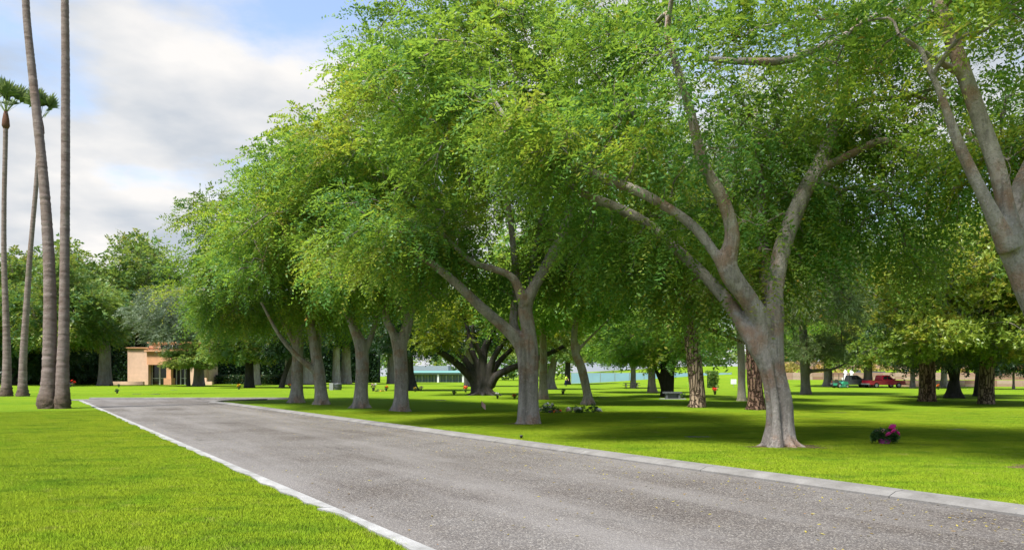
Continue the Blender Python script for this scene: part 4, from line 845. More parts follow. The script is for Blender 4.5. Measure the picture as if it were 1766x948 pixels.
def teal_shed():
    d = 178.0; s = d / F; t = thing('teal_shed', 'small teal shed behind the whitish trunk', 'shed', (Xc(600, d), d, 0))
    x = lambda p: (p - 600) * s
    z = lambda y: (660 - y) * s
    MB().box(x(600), x(616), 0, 5, z(661), z(649)).build('wall', M['teal'], t)
    MB().add([(x(596), -0.5, z(645)), (x(646), -0.5, z(645)), (x(646), 3, z(636)), (x(596), 3, z(636)), (x(596), 6, z(645)), (x(646), 6, z(645))], [(0, 1, 2, 3), (3, 2, 5, 4), (0, 3, 4), (1, 5, 2), (0, 4, 5, 1)]).build('roof', M['teal'], t)
    for a in (620, 643): MB().box(x(a), x(a + 1), 0.2, 0.4, z(661), z(645)).build('post', M['pale_wall'], t)
teal_shed()
M['screen_blue'] = plain('pale blue screen cloth', (0.20, 0.34, 0.42), 0.85, 0.1, var=0.06, scale=0.6)
M['grey_metal'] = plain('grey metal', (0.22, 0.23, 0.25), 0.5, 0.4)
def blue_fence():
    d = 150.0; t = thing('screen_fence', 'pale blue screened fence across the back of the lawn', 'fence', (Xc(985, d), d, 0)); L = Xc(1262, d) - Xc(985, d); n = 11; w = L / n
    for i in range(n): MB().box(i * w + 0.06, (i + 1) * w - 0.06, -0.02, 0.02, 0.05, 2.2).build('panel', M['screen_blue'], t)
    for i in range(n + 1): MB().lathe([(0.05, -0.1), (0.05, 2.35), (0.02, 2.4)], 8, (i * w, 0.06, 0)).build('post', M['grey_metal'], t)
    MB().tube([(0, 0.06, 2.25), (L, 0.06, 2.25)], [0.03, 0.03], 6).build('top_rail', M['grey_metal'], t)
blue_fence()
# terraces on the far right bank
def stone_block():
    t = NT('reddish stone'); v = t.coord(); oi = t.n('ShaderNodeObjectInfo'); c = t.ramp(oi.outputs['Random'], [(0, (0.26, 0.15, 0.11)), (0.5, (0.34, 0.22, 0.17)), (1, (0.42, 0.31, 0.25))])
    c = t.mix(t.rng(t.noise(v, 5, 5), 0.4, 0.7, 0, 0.4), c, (0.20, 0.13, 0.10)); t.color(c); t.set(0.95, 0.1); return t.m
M['red_stone'] = stone_block()
def terrace(label, px0, px1, d, h, seed):
    rng = np.random.default_rng(seed); x0, x1 = Xc(px0, d), Xc(px1, d); t = thing('terrace_wall', label, 'wall', (x0, d, 0)); x = 0.0; L = x1 - x0
    blk = MB().box(0, 1, -0.3, 0.3, 0, 1).mesh('stone_block', M['red_stone'])
    while x < L:
        w = rng.uniform(1.2, 2.4); z = float(hgt(x0 + x, d))
        for r in range(2):
            o = link('stone_block', blk, t, (x, rng.uniform(-0.03, 0.03), z - 0.2 + r * (h / 2 + 0.1))); o.scale = (w - 0.04, 1, h / 2 + 0.08)
        x += w
terrace('low reddish stone terrace wall behind the red pickup', 1555, 1800, 108, 0.95, 1)
terrace('long pinkish stone terrace wall halfway up the far bank', 1290, 1800, 132, 1.3, 2)
terrace('upper pinkish stone terrace wall at the top of the far bank', 1280, 1800, 168, 1.6, 3)
M['flower_yellow'] = leaf_mat('yellow shrub', (0.12, 0.13, 0.03), (0.30, 0.25, 0.06), (0.50, 0.36, 0.12), warm=(0.45, 0.16, 0.05), trans=0.25)
def bank_shrubs():
    rng = np.random.default_rng(19); C = []; 
    for i in range(70):
        d = rng.uniform(138, 195); x = Xc(rng.uniform(1285, 1780), d); z = hgt(x, d)
        for _ in range(3): C.append((x + rng.normal() * 0.7, d + rng.normal() * 0.5, z + 0.4 + rng.random() * 1.3))
    C = np.array(C); me = leaves('bank_planting', C, rng.uniform(0.6, 1.1, len(C)), np.array((60, 165.0, -20)), rng, 24, 6, 0.34, 0.2, 0.3, 0.1, M['flower_yellow'], tint=(0.5, 0.3))
    tag(link('bank_planting', me), 'yellow and orange flowering planting on the far bank', 'shrubs', kind='stuff')
bank_shrubs()

# ------------------------------------------------------------------ grave goods on the lawn
M['pot_pink'] = plain('pink foil', (0.34, 0.06, 0.22), 0.35, 0.5)
M['pink'] = plain('magenta petals', (0.80, 0.06, 0.38), 0.6, 0.2, var=0.3, scale=20)
M['red'] = plain('red petals', (0.70, 0.05, 0.03), 0.6, 0.2, var=0.3, scale=20)
M['orange'] = plain('orange petals', (0.75, 0.22, 0.04), 0.6, 0.2, var=0.3, scale=20)
M['white'] = plain('white petals', (0.75, 0.75, 0.72), 0.6, 0.2, var=0.1, scale=20)
M['cream'] = plain('cream petals', (0.66, 0.62, 0.42), 0.6, 0.2, var=0.15, scale=20)
M['yellow'] = plain('yellow petals', (0.75, 0.55, 0.05), 0.6, 0.2, var=0.2, scale=20)
M['violet'] = plain('violet petals', (0.28, 0.12, 0.50), 0.6, 0.2, var=0.2, scale=20)
M['blush'] = plain('pale pink petals', (0.70, 0.42, 0.40), 0.6, 0.2, var=0.15, scale=20)
M['dark_metal'] = plain('dark bronze', (0.03, 0.028, 0.025), 0.45, 0.5)
M['granite'] = plain('grey granite', (0.085, 0.095, 0.105), 0.5, 0.4, var=0.35, scale=30)
M['pale_granite'] = plain('pale granite', (0.24, 0.25, 0.25), 0.6, 0.3, var=0.25, scale=30)
M['leaf_pot'] = leaf_mat('pot plant leaf', (0.020, 0.055, 0.018), (0.040, 0.105, 0.030), (0.100, 0.190, 0.050))
def blossom(rng, r):
    mb = MB()
    for ring, n in ((0, 6), (1, 8), (2, 9)):
        for i in range(n):
            a = i / n * 6.283 + ring * 0.4; tilt = 1.25 - ring * 0.5; c, s = math.cos(a), math.sin(a); L = r * (0.65 + 0.2 * ring)
            o = np.array((c, s, 0)) * r * 0.1; e = np.array((c * math.cos(tilt), s * math.cos(tilt), math.sin(tilt))) * L; w = np.array((-s, c, 0)) * r * 0.34
            mb.add([o, o + e * 0.6 - w, o + e + (0, 0, r * 0.08), o + e * 0.6 + w], [(0, 1, 2, 3)])
    mb.ball((0, 0, r * 0.35), r * 0.4, 6, 4); return mb
BLOOM = {k: blossom(None, 1.0).mesh('blossom', M[k]) for k in ('pink', 'red', 'orange', 'white', 'cream', 'yellow', 'violet', 'blush')}
def pot_plant(label, at, blooms, leafs, size, pot, cat='flowers', name='flower_pot', seed=1, leaf_s=0.09, group='flowers on the graves'):
    """pot: (material, top radius, height) or None; blooms: (kind, x, y, z, r); leafs: (x, y, z, r) clumps"""
    rng = np.random.default_rng(seed); t = thing(name, label, cat, at, group=group)
    if pot:
        m_, r, h = pot; MB().lathe([(r * 0.72, -0.02), (r * 0.78, h * 0.3), (r, h * 0.92), (r * 1.06, h), (r * 0.9, h), (r * 0.85, h * 0.8)], 18).build('pot', M[m_], t, True)
    if leafs:
        C = np.array([l[:3] for l in leafs], float); RC = np.array([l[3] for l in leafs])
        o = link('foliage', leaves('foliage', C, RC, np.array((0, 0, 0.0)), rng, 26, 7, leaf_s, leaf_s * 0.5, leaf_s * 1.2, 0.2, M['leaf_pot'], tint=(0.45, 0.25)), t); o['kind'] = 'stuff'
    for kx, x, y, z, r in blooms:
        o = link('blossom', BLOOM[kx], t, (x, y, z)); o.scale = (r, r, r); o.rotation_euler = (rng.uniform(0.2, 1.0), rng.uniform(-0.5, 0.5), rng.uniform(0, 6))
    return t
pp = pot_plant('pink flower pot with magenta blossoms on the lawn by the big tree', G(1525, 766), [('pink', -0.02, -0.33, 0.30, 0.11), ('pink', 0.19, -0.27, 0.38, 0.13), ('pink', 0.17, -0.2, 0.50, 0.13), ('pink', 0.31, -0.22, 0.33, 0.10), ('blush', -0.06, -0.05, 0.40, 0.07), ('pink', -0.2, 0.1, 0.36, 0.06), ('violet', 0.32, -0.1, 0.2, 0.05)],
    [(-0.18, -0.02, 0.28, 0.14), (0.02, 0, 0.31, 0.15), (0.2, 0, 0.29, 0.14), (-0.27, 0, 0.21, 0.09), (0.27, -0.05, 0.19, 0.09), (0.0, -0.10, 0.24, 0.1)], 0.5, ('pot_pink', 0.21, 0.16), seed=2); pp.scale = (0.72, 0.72, 0.8)
rr_ = np.random.default_rng(77)
def spray(kinds, n, w, h, r, dx=0.0): return [(kinds[int(rr_.integers(len(kinds)))], dx + rr_.uniform(-w, w), rr_.uniform(-0.15, 0.15), h[0] + rr_.random() * (h[1] - h[0]), r * rr_.uniform(0.8, 1.25)) for _ in range(n)]
pot_plant('white bouquet with red and violet flowers beside the second nearest trunk', G(946, 712), spray(['white', 'cream'], 14, 0.24, (0.2, 0.42), 0.07) + spray(['red', 'orange', 'blush', 'violet'], 12, 0.26, (0.03, 0.12), 0.06, 0.28) + spray(['white'], 6, 0.12, (0.05, 0.15), 0.07, -0.42), [(0, 0, 0.2, 0.24), (-0.15, 0, 0.12, 0.18), (0.3, 0, 0.08, 0.15)], 0.6, None, seed=3, name='flower_bouquet')
pot_plant('cream funeral spray lying left of the leafy wreath', G(988, 712), spray(['cream', 'white'], 16, 0.3, (0.04, 0.22), 0.07) + spray(['blush'], 3, 0.06, (0.08, 0.2), 0.07, -0.28), [(0, 0, 0.1, 0.2), (0.25, 0, 0.06, 0.15)], 0.6, None, seed=4, name='flower_spray')
pot_plant('dark leafy wreath with white flowers at its right end', G(1017, 712), spray(['white'], 9, 0.12, (0.05, 0.18), 0.075, 0.42), [(-0.25, 0, 0.12, 0.24), (0, 0, 0.14, 0.26), (0.2, 0, 0.2, 0.2)], 0.7, None, seed=5, name='wreath')
def vase(label, at, kinds, s=1.0, seed=1):
    s *= 0.8
    b = spray(kinds, 9, 0.16 * s, (0.28 * s, 0.46 * s), 0.085 * s) if kinds else []
    return pot_plant(label, at, b, [(0, 0, 0.3 * s, 0.16 * s)] if kinds else [(0, 0, 0.26 * s, 0.09 * s)], 0.4, ('dark_metal', 0.1 * s, 0.24 * s), name='grave_vase', seed=seed)
for i, (x, y, kinds, s, lab) in enumerate([
    (803, 676, ['red', 'orange'], 1.5, 'vase of red flowers left of the old many stemmed tree'),
    (1233, 680, ['red', 'red', 'blush'], 1.6, 'vase of red flowers between leaning pine and pale slender trunk'),
    (127, 666, ['red'], 2.4, 'tall vase of red flowers right of the near palms'),
    (122, 667, ['yellow', 'violet'], 1.5, 'low vase of yellow and blue flowers touching the near palm'),
    (412, 671, ['orange', 'yellow'], 1.6, 'vase of orange flowers left of the black trunk'),
    (500, 669, ['red', 'orange'], 1.5, 'vase of reddish flowers behind the end street tree'),
    (644, 674, ['blush', 'white'], 2.0, 'vase of pale pink flowers right of the brownish street tree'),
    (666, 674, ['orange'], 1.5, 'vase of orange flowers touching the narrow forked tree'),
    (716, 675, ['orange', 'yellow'], 1.2, 'small vase of orange flowers at the dark upright trunk'),
    (726, 674, ['white', 'blush'], 1.3, 'small vase of white flowers right of the dark upright trunk'),
    (858, 687, ['white'], 1.1, 'small vase of white flowers in front of the old many stemmed tree'),
    (887, 687, ['red'], 0.8, 'tiny vase of red flowers left of the second nearest trunk'),
    (783, 681, None, 1.3, 'empty dark vase left of the old many stemmed tree'),
    (971, 680, None, 1.6, 'empty dark vase left of the leaning pale tree'),
    (202, 678, None, 1.3, 'empty dark vase on the lawn beyond the lane end'),
    (205, 667, None, 1.5, 'empty dark vase near the low wall of the peach building'),
    (1178, 687, None, 1.3, 'dark vase at the right end of the stone bench'),
    (545, 672, None, 1.6, 'dark vase left of the concrete bin'),
    (1436, 667, ['red', 'white'], 1.6, 'vase of red and white flowers near the parked machines'),
    (1618, 671, ['orange', 'red'], 1.6, 'vase of orange flowers near the low reddish wall')]): vase(lab, G(x, y), kinds, s, 100 + i)
pot_plant('cluster of yellow and green flowers lying right of the brownish street tree', G(655, 675), spray(['yellow', 'cream'], 16, 0.55, (0.03, 0.1), 0.09), [(-0.3, 0, 0.06, 0.2), (0.2, 0, 0.06, 0.2)], 0.5, None, seed=6, name='flower_bouquet')
def flag():
    b = G(830, 707); t = thing('grave_flag', 'small pale pink flag on a stick in the lawn', 'flag', b)
    MB().tube([(0, 0, -0.05), (0.01, 0, 0.45)], [0.006, 0.006], 6).build('stick', M['dark_metal'], t)
    V = [(0.01 + 0.26 * i / 6 * 0.75, 0.03 * math.sin(i * 1.3), z - 0.03 * i) for i in range(7) for z in (0.43, 0.19)]
    MB().add(V, [(2 * i, 2 * i + 1, 2 * i + 3, 2 * i + 2) for i in range(6)]).build('cloth', M['blush'], t)
flag()
def bench():
    b = G(1160, 688); t = thing('stone_bench', 'dark grey granite bench on a pale slab under the bright leaved tree', 'bench', b)
    MB().box(-0.85, 0.85, -0.45, 0.45, -0.05, 0.05).build('slab', M['pale_granite'], t); MB().box(-0.65, 0.6, -0.25, 0.25, 0.40, 0.52).build('seat', M['granite'], t)
    for x in (-0.5, 0.36): MB().box(x, x + 0.14, -0.2, 0.2, 0.05, 0.4).build('leg', M['granite'], t)
    MB().box(-0.36, 0.36, -0.02, 0.06, 0.05, 0.4).build('panel', M['granite'], t)
bench()
def picnic():
    b = G(1089, 670); t = thing('picnic_table', 'dark picnic table at a tree foot before the blue fence', 'table', b)
    MB().box(-1.0, 1.0, -0.4, 0.4, 0.68, 0.75).build('table_top', M['dark_metal'], t)
    for y in (-0.75, 0.75): MB().box(-1.0, 1.0, y - 0.14, y + 0.14, 0.42, 0.47).build('seat', M['dark_metal'], t)
    for x in (-0.7, 0.7):
        MB().tube([(x, -0.7, 0), (x, -0.15, 0.68)], [0.05, 0.05], 6).build('leg', M['dark_metal'], t); MB().tube([(x, 0.7, 0), (x, 0.15, 0.68)], [0.05, 0.05], 6).build('leg', M['dark_metal'], t)
        MB().tube([(x, -0.8, 0.40), (x, 0.8, 0.40)], [0.04, 0.04], 6).build('crossbar', M['dark_metal'], t)
picnic()
def bin_():
    b = G(583, 672); t = thing('concrete_bin', 'squat grey concrete bin among the pale trunks', 'bin', b)
    MB().lathe([(0.36, -0.02), (0.40, 0.05), (0.44, 0.6), (0.47, 0.66), (0.47, 0.74), (0.40, 0.76), (0.38, 0.5)], 20).build('body', M['granite'], t, True); MB().lathe([(0.46, 0.3), (0.462, 0.36), (0.44, 0.37)], 20).build('band', M['dark_metal'], t, True)
    MB().box(-0.95, -0.5, -0.25, 0.25, -0.02, 0.8).build('plinth', M['pale_granite'], t)
bin_()
mk = MB().box(-0.35, 0.35, -0.2, 0.2, -0.08, 0.02); mk = mk.mesh('slab', M['granite']); mk_in = MB().box(-0.28, 0.28, -0.13, 0.13, 0.02, 0.028).mesh('plate', M['dark_metal'])
for i, (x, y, lab) in enumerate([(236, 679, 'flat granite grave marker in the lawn beyond the lane end, left one'), (268, 679.5, 'flat granite grave marker in the lawn beyond the lane end, right one'), (300, 672, 'flat granite grave marker in front of the peach building doorway'), (1325, 683, 'flat granite grave marker behind the big forked tree'),
      (1135, 720, 'flat granite grave marker in the lawn left of the leaning pine'), (1040, 684, 'flat granite grave marker right of the leaning pale tree'), (760, 690, 'flat granite grave marker between third and second nearest trunks'), (1450, 712, 'flat granite grave marker on the open lawn right of the big tree'),
      (1650, 741, 'flat granite grave marker on the open lawn at far right'), (1205, 754, 'flat granite grave marker left of the big forked tree')]):
    o = thing('grave_marker', lab, 'grave marker', G(x, y), group='flat grave markers'); link('slab', mk, o); link('plate', mk_in, o)
def sprinkler():
    b = G(899, 757); t = thing('sprinkler_head', 'small dark sprinkler head at the kerb by the second nearest tree', 'sprinkler', b)
    MB().lathe([(0.03, -0.03), (0.03, 0.07), (0.045, 0.075), (0.045, 0.1), (0.02, 0.11)], 10).build('riser', M['dark_metal'], t, True); MB().lathe([(0.09, -0.02), (0.09, 0.015), (0.05, 0.02)], 12, (-0.12, 0, 0)).build('valve_lid', M['dark_metal'], t, True)
sprinkler()
def white_sign():
    b = GD(1265, 104); t = thing('white_sign', 'small white sign on a post beyond the pale slender trunk', 'sign', b)
    MB().box(-0.03, 0.03, -0.03, 0.03, -0.1, 1.1).build('post', M['grey_metal'], t); MB().box(-0.4, 0.4, -0.06, -0.032, 0.45, 1.15).build('board', M['white_frame'], t)
white_sign()
M['marble'] = plain('white marble', (0.72, 0.70, 0.70), 0.5, 0.3, var=0.08)
def statue(x, label):
    b = GD(x, 128); t = thing('white_statue', label, 'statue', b, group='white statues on the far bank')
    MB().box(-0.45, 0.45, -0.45, 0.45, -0.3, 0.6).build('plinth', M['marble'], t)
    me = fuse([(np.array([(0, 0, 0.55), (0, 0, 1.1), (0, 0, 1.6), (0, 0, 1.9)]), [0.34, 0.26, 0.24, 0.13]), (np.array([(0, 0, 1.85), (0, 0, 2.0), (0, 0, 2.2)]), [0.08, 0.14, 0.08]), (np.array([(-0.2, 0, 1.7), (-0.3, -0.12, 1.4), (-0.05, -0.25, 1.35)]), [0.09, 0.08, 0.06]), (np.array([(0.2, 0, 1.7), (0.3, -0.12, 1.4), (0.05, -0.25, 1.35)]), [0.09, 0.08, 0.06])], 0.04, M['marble'], 3, 'figure')
    link('figure', me, t)
statue(1458, 'white statue on the far bank, left of the two'); statue(1468.5, 'white statue on the far bank, right of the two')
hs = MB().box(-0.5, 0.5, -0.12, 0.12, 0, 0.75).mesh('tablet', M['granite']); hb = MB().box(-0.65, 0.65, -0.22, 0.22, -0.3, 0.12).mesh('base', M['pale_granite'])
for i, (x, d, wh) in enumerate([(1507, 146, 'just right of the sturdy grey trunk'), (1515, 146, 'above the back end of the red pickup'), (1522, 146, 'above the cab of the red pickup'), (1551, 150, 'above the front of the red pickup'), (1562, 152, 'beyond the nose of the red pickup'), (1722, 148, 'right of the pale magnolia trunk'), (1737, 148, 'left of the thin young tree'), (1302, 150, 'close to the big forked trunk'), (1480, 150, 'right of the two white statues')]):
    o = thing('headstone', 'dark upright headstone on the far bank ' + wh, 'headstone', GD(x, d), group='headstones on the far bank'); link('tablet', hs, o); link('base', hb, o)

# ------------------------------------------------------------------ vehicles and the worker
M['car_red'] = plain('red paint', (0.42, 0.015, 0.045), 0.25, 0.6, var=0.05)
M['car_grey'] = plain('dark grey paint', (0.05, 0.055, 0.065), 0.3, 0.6, var=0.05)
M['tyre'] = plain('tyre rubber', (0.018, 0.018, 0.018), 0.85, 0.2); M['rim'] = plain('alloy rim', (0.45, 0.45, 0.47), 0.3, 0.5, 0.6)
M['lamp'] = plain('lamp lens', (0.70, 0.68, 0.62), 0.15, 0.6); M['tail'] = plain('tail lens', (0.40, 0.02, 0.02), 0.2, 0.6)
M['mower_green'] = plain('green machine paint', (0.03, 0.22, 0.12), 0.4, 0.4)
def wheel(par, x, y, z, r, w=0.22):
    k = 20; wl = link('wheel', None, par, (x, y, z)); V = []
    prof = [(r * 0.62, -w / 2), (r * 0.95, -w / 2), (r, -w * 0.3), (r, w * 0.3), (r * 0.95, w / 2), (r * 0.62, w / 2)]
    for i in range(k):
        a = i / k * 6.28318
        for q, yy in prof: V.append((q * math.cos(a), yy, q * math.sin(a)))
    m_ = len(prof); MB().add(V, [(i * m_ + j, ((i + 1) % k) * m_ + j, ((i + 1) % k) * m_ + (j + 1) % m_, i * m_ + (j + 1) % m_) for i in range(k) for j in range(m_)]).build('tyre', M['tyre'], wl, True)
    V = [(0, -w * 0.42, 0)] + [(r * 0.63 * math.cos(i / k * 6.28318), -w * 0.36, r * 0.63 * math.sin(i / k * 6.28318)) for i in range(k)] + [(0, w * 0.42, 0)] + [(r * 0.63 * math.cos(i / k * 6.28318), w * 0.36, r * 0.63 * math.sin(i / k * 6.28318)) for i in range(k)]
    MB().add(V, [(0, 1 + i, 1 + (i + 1) % k) for i in range(k)] + [(k + 1, k + 2 + (i + 1) % k, k + 2 + i) for i in range(k)]).build('rim', M['rim'], wl)
def prism(prof, y0, y1, taper=0.0, zt=None):
    """side profile (x, z) swept across the car; points above zt lean in"""
    n = len(prof); sh = lambda z: taper if zt is not None and z > zt else 0.0
    V = [(x, y0 + sh(z), z) for x, z in prof] + [(x, y1 - sh(z), z) for x, z in prof]
    return MB().add(V, [tuple(range(n)), tuple(range(2 * n - 1, n - 1, -1))] + [(i, n + i, n + (i + 1) % n, (i + 1) % n) for i in range(n)])
def pickup(label, at, rz, paint, rack=False):
    t = thing('pickup_truck', label, 'pickup', at, rz, group='vehicles at the far side of the lawn')
    b = prism([(-2.6, 0.45), (-1.85, 0.42), (-1.3, 0.42), (1.15, 0.42), (2.05, 0.42), (2.55, 0.46), (2.6, 0.78), (2.45, 0.95), (1.1, 1.05), (0.95, 1.08), (-0.75, 1.08), (-0.78, 1.02), (-2.6, 1.02)], -0.88, 0.88).build('body', M[paint], t)
    prism([(1.12, 1.05), (0.35, 1.66), (0.15, 1.72), (-0.55, 1.72), (-0.72, 1.62), (-0.78, 1.05)], -0.84, 0.84, 0.16, 1.3).build('cab', M[paint], t)
    for y, s in ((-0.80, -1), (0.80, 1)):
        for pr in ([(0.72, 1.16), (0.28, 1.58), (0.05, 1.60), (0.05, 1.16)], [(-0.03, 1.16), (-0.03, 1.60), (-0.5, 1.60), (-0.62, 1.16)]):
            V = [(x, s * (0.853 if z < 1.3 else 0.70), z) for x, z in pr]; MB().add(V, [(0, 1, 2, 3)] if s < 0 else [(3, 2, 1, 0)]).build('side_window', M['dark_glass'], t)
        d_ = MB().box(-0.02, 1.0, s * 0.885 - 0.008, s * 0.885 + 0.008, 0.5, 1.05).build('door', M[paint], t); MB().box(0.05, 0.22, s * 0.905 - 0.012, s * 0.905 + 0.012, 0.92, 0.96).build('handle', M['dark_metal'], d_)
        MB().box(0.85, 1.0, s * 1.0 - 0.08, s * 1.0 + 0.08, 1.1, 1.25).build('mirror', M[paint], t)
        MB().box(2.5, 2.62, s * 0.66 - 0.16, s * 0.66 + 0.16, 0.68, 0.84).build('headlight', M['lamp'], t); MB().box(-2.63, -2.58, s * 0.78 - 0.07, s * 0.78 + 0.07, 0.7, 0.95).build('tail_light', M['tail'], t)
    MB().add([(1.10, -0.74, 1.09), (1.10, 0.74, 1.09), (0.42, 0.60, 1.63), (0.42, -0.60, 1.63)], [(0, 1, 2, 3)]).build('windshield', M['dark_glass'], t)
    MB().box(2.58, 2.72, -0.86, 0.86, 0.45, 0.62).build('bumper', M['grey_metal'], t); MB().box(-2.74, -2.6, -0.86, 0.86, 0.45, 0.62).build('bumper', M['grey_metal'], t)
    MB().box(-2.5, -0.85, -0.72, 0.72, 1.0, 1.028).build('bed_floor', M['dark_metal'], t)
    for x in (1.6, -1.6):
        for y in (-0.82, 0.82): wheel(t, x, y, 0.36, 0.36)
    if rack:
        for y in (-0.8, 0.8):
            for x in (-2.4, -0.9): MB().box(x - 0.03, x + 0.03, y - 0.03, y + 0.03, 1.02, 1.9).build('rack_post', M['dark_metal'], t)
            MB().box(-2.5, 1.0, y - 0.03, y + 0.03, 1.9, 1.96).build('rack_rail', M['dark_metal'], t)
    return t
pickup('red pickup truck parked beyond the lawn', GD(1524, 99), 0.12, 'car_red')
pickup('dark grey work truck with a rack beside the sturdy grey trunk', GD(1471, 101), 0.05, 'car_grey', True)
def mower():
    t = thing('riding_mower', 'green riding mower parked left of the dark work truck', 'mower', GD(1449, 98), 0.3, group='vehicles at the far side of the lawn')
    prism([(-0.8, 0.35), (0.9, 0.35), (1.0, 0.6), (0.9, 0.85), (0.25, 0.9), (0.1, 0.6), (-0.8, 0.65)], -0.4, 0.4).build('body', M['mower_green'], t); MB().box(-0.6, -0.1, -0.25, 0.25, 0.66, 0.78).build('seat', M['dark_metal'], t); MB().box(-0.7, -0.6, -0.25, 0.25, 0.7, 1.15).build('backrest', M['dark_metal'], t)
    MB().tube([(0.4, 0, 0.88), (0.2, 0, 1.1)], [0.025, 0.025], 6).build('steering_column', M['dark_metal'], t); MB().lathe([(0.16, 1.08), (0.18, 1.1), (0.16, 1.12)], 12, (0.2, 0, 0)).build('steering_wheel', M['dark_metal'], t); MB().box(-0.5, 0.5, -0.65, 0.65, 0.14, 0.3).build('mower_deck', M['mower_green'], t)
    for x, r in ((-0.55, 0.34), (0.7, 0.24)):
        for y in (-0.5, 0.5): wheel(t, x, y, r, r, 0.2)
mower()
M['hivis'] = plain('yellow green work shirt', (0.50, 0.66, 0.05), 0.8, 0.2); M['navy'] = plain('navy trousers', (0.015, 0.02, 0.07), 0.85, 0.2); M['skin'] = plain('skin', (0.42, 0.25, 0.17), 0.6, 0.3); M['hair'] = plain('dark hair', (0.02, 0.015, 0.012), 0.6, 0.3); M['boot'] = plain('boots', (0.03, 0.022, 0.016), 0.7, 0.3)
def worker():
    b = G(976, 665.5); t = thing('person', 'person in yellow shirt and navy trousers bending forward beside a trunk', 'person', b, 0.4)
    A = np.array
    parts = [(A([(0, 0.02, 0.92), (0, -0.02, 1.08), (0, -0.10, 1.28), (0, -0.17, 1.42), (0, -0.2, 1.48)]), [0.16, 0.155, 0.175, 0.15, 0.07]), (A([(0, -0.19, 1.45), (0, -0.24, 1.56)]), [0.06, 0.055]),
             (A([(0, -0.235, 1.52), (0, -0.26, 1.58), (0, -0.28, 1.66), (0, -0.28, 1.74), (0, -0.27, 1.77)]), [0.05, 0.085, 0.098, 0.075, 0.03])]
    for s in (-1, 1):
        parts += [(A([(s * 0.09, 0.02, 0.95), (s * 0.11, -0.02, 0.7), (s * 0.12, -0.04, 0.5), (s * 0.12, 0.02, 0.28), (s * 0.12, 0.04, 0.06)]), [0.105, 0.09, 0.065, 0.06, 0.045]), (A([(s * 0.12, 0.06, 0.04), (s * 0.13, -0.06, 0.035), (s * 0.135, -0.15, 0.025)]), [0.05, 0.045, 0.03]),
                  (A([(s * 0.15, -0.15, 1.40), (s * 0.21, -0.17, 1.32), (s * 0.24, -0.25, 1.12), (s * 0.2, -0.42, 0.98)]), [0.06, 0.058, 0.045, 0.034])]
        for f_, (dx, dy, L) in enumerate([(-0.03, -0.01, 0.07), (-0.012, 0, 0.085), (0.008, 0, 0.09), (0.026, 0, 0.075), (-s * 0.05, 0.01, 0.05)]):
            parts.append((A([(s * 0.2 + dx * 0.5, -0.43, 0.97), (s * 0.2 + dx, -0.46 + dy, 0.93), (s * 0.2 + dx * 1.1, -0.46 - L * 0.3, 0.93 - L)]), [0.02, 0.013, 0.009]))
    me = fuse(parts, 0.014, M['skin'], 2, 'body', 10); me.materials.clear()
    for k_ in ('skin', 'hivis', 'navy', 'boot', 'hair'): me.materials.append(M[k_])
    co = np.empty(len(me.polygons) * 3); me.polygons.foreach_get('center', co); co = co.reshape(-1, 3); z = co[:, 2]; y = co[:, 1]; ax = abs(co[:, 0])
    arm = (ax > 0.155) & (z > 0.8) & (z < 1.24)
    mi = np.where(z < 0.09, 3, np.where(z < 0.98, 2, np.where(z < 1.49, 1, 0))); mi = np.where(arm & (y < -0.24), 0, mi); mi = np.where((y < -0.36) & (z < 1.1), 0, mi); mi = np.where((z > 1.66) | ((z > 1.57) & (y > -0.26)), 4, mi)
    me.polygons.foreach_set('material_index', mi.astype(np.int32)); link('body', me, t)
worker()

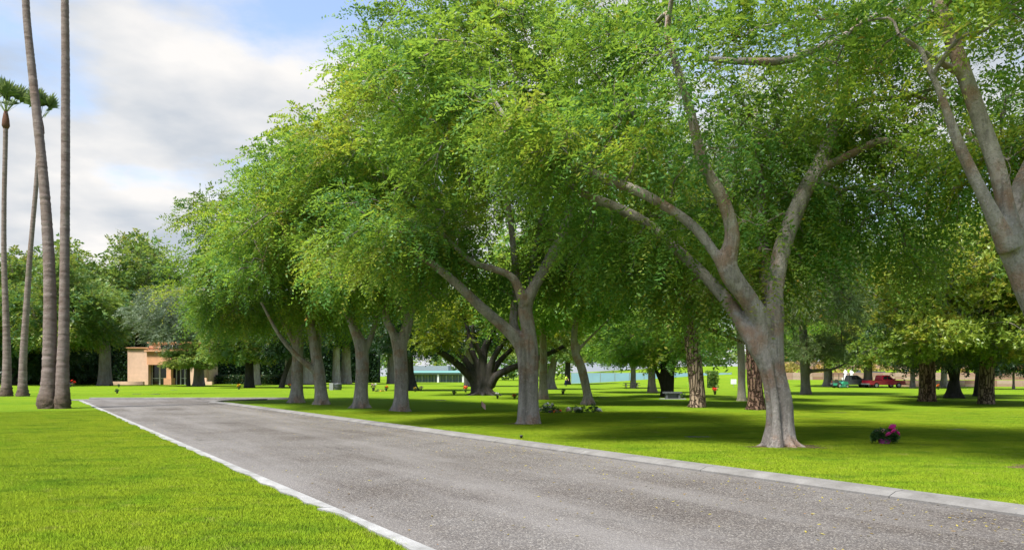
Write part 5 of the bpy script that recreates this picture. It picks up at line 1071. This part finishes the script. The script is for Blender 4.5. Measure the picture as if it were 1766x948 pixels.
# ------------------------------------------------------------------ leaf litter on lane and lawn
def litter():
    rng = np.random.default_rng(88); n = 4200
    s = rng.uniform(-4, 40, n); q = rng.random(n); nn = np.where(q < 0.55, NR - np.abs(rng.normal(size=n)) * 1.3, np.where(q < 0.8, rng.uniform(NL, NR, n), NR + 0.4 + np.abs(rng.normal(size=n)) * 0.35)); nn = np.maximum(nn, NL + 0.1)
    z = np.where(nn > NR + 0.38, 0.045, np.where(nn > NR - 0.01, 0.10, 0.016)); P = s[:, None] * U + nn[:, None] * NN; P = np.column_stack([P, z])
    a = rng.uniform(0, 6.28, n); L = rng.uniform(0.012, 0.032, n)[:, None]; D = np.column_stack([np.cos(a), np.sin(a), rng.uniform(-0.1, 0.3, n)]) * L; S = np.column_stack([-np.sin(a), np.cos(a), rng.uniform(-0.2, 0.2, n)]) * L * 0.4
    V = np.stack([P - D, P + S, P + D, P - S], 1).reshape(-1, 3)
    me = new_mesh('leaf_litter', V, np.arange(n * 4).reshape(n, 4), tint=np.clip(rng.uniform(0, 1, n), 0, 1), mats=[M['litter']]); tag(link('leaf_litter', me), 'tiny yellow and brown fallen leaves along the kerb', 'leaf litter', kind='stuff')
M['litter'] = leaf_mat('fallen leaf', (0.10, 0.06, 0.03), (0.26, 0.20, 0.05), (0.38, 0.33, 0.06), warm=(0.30, 0.14, 0.06), trans=0.1)
litter()

M['soil'] = plain('bare soil', (0.09, 0.06, 0.04), 0.95, 0.05, var=0.4, scale=9)
def soil(label, at, r, seed, sx=1.0):
    rng = np.random.default_rng(seed); n = 40; rad = [r * (1 + 0.22 * math.sin(i * 0.9 + seed) + rng.uniform(-0.12, 0.12)) for i in range(n)]
    V = [(0, 0, 0.05)] + [(rad[i] * sx * math.cos(i / n * 6.2832), rad[i] * math.sin(i / n * 6.2832), 0.018) for i in range(n)]
    o = MB().add(V, [(0, 1 + i, 1 + (i + 1) % n) for i in range(n)]).build('bare_soil', M['soil'], None, loc=at); tag(o, label, kind='structure')
soil('bare soil round the foot of the big forked tree', B1 + np.array((0.15, 0, 0)), 0.62, 1, 1.5)
soil('bare soil round the foot of the second nearest street tree', B2, 0.55, 2, 1.3)
soil('bare soil round the roots of the tree at the right edge', B0 + np.array((-0.35, -0.1, 0)), 0.45, 3, 1.8)
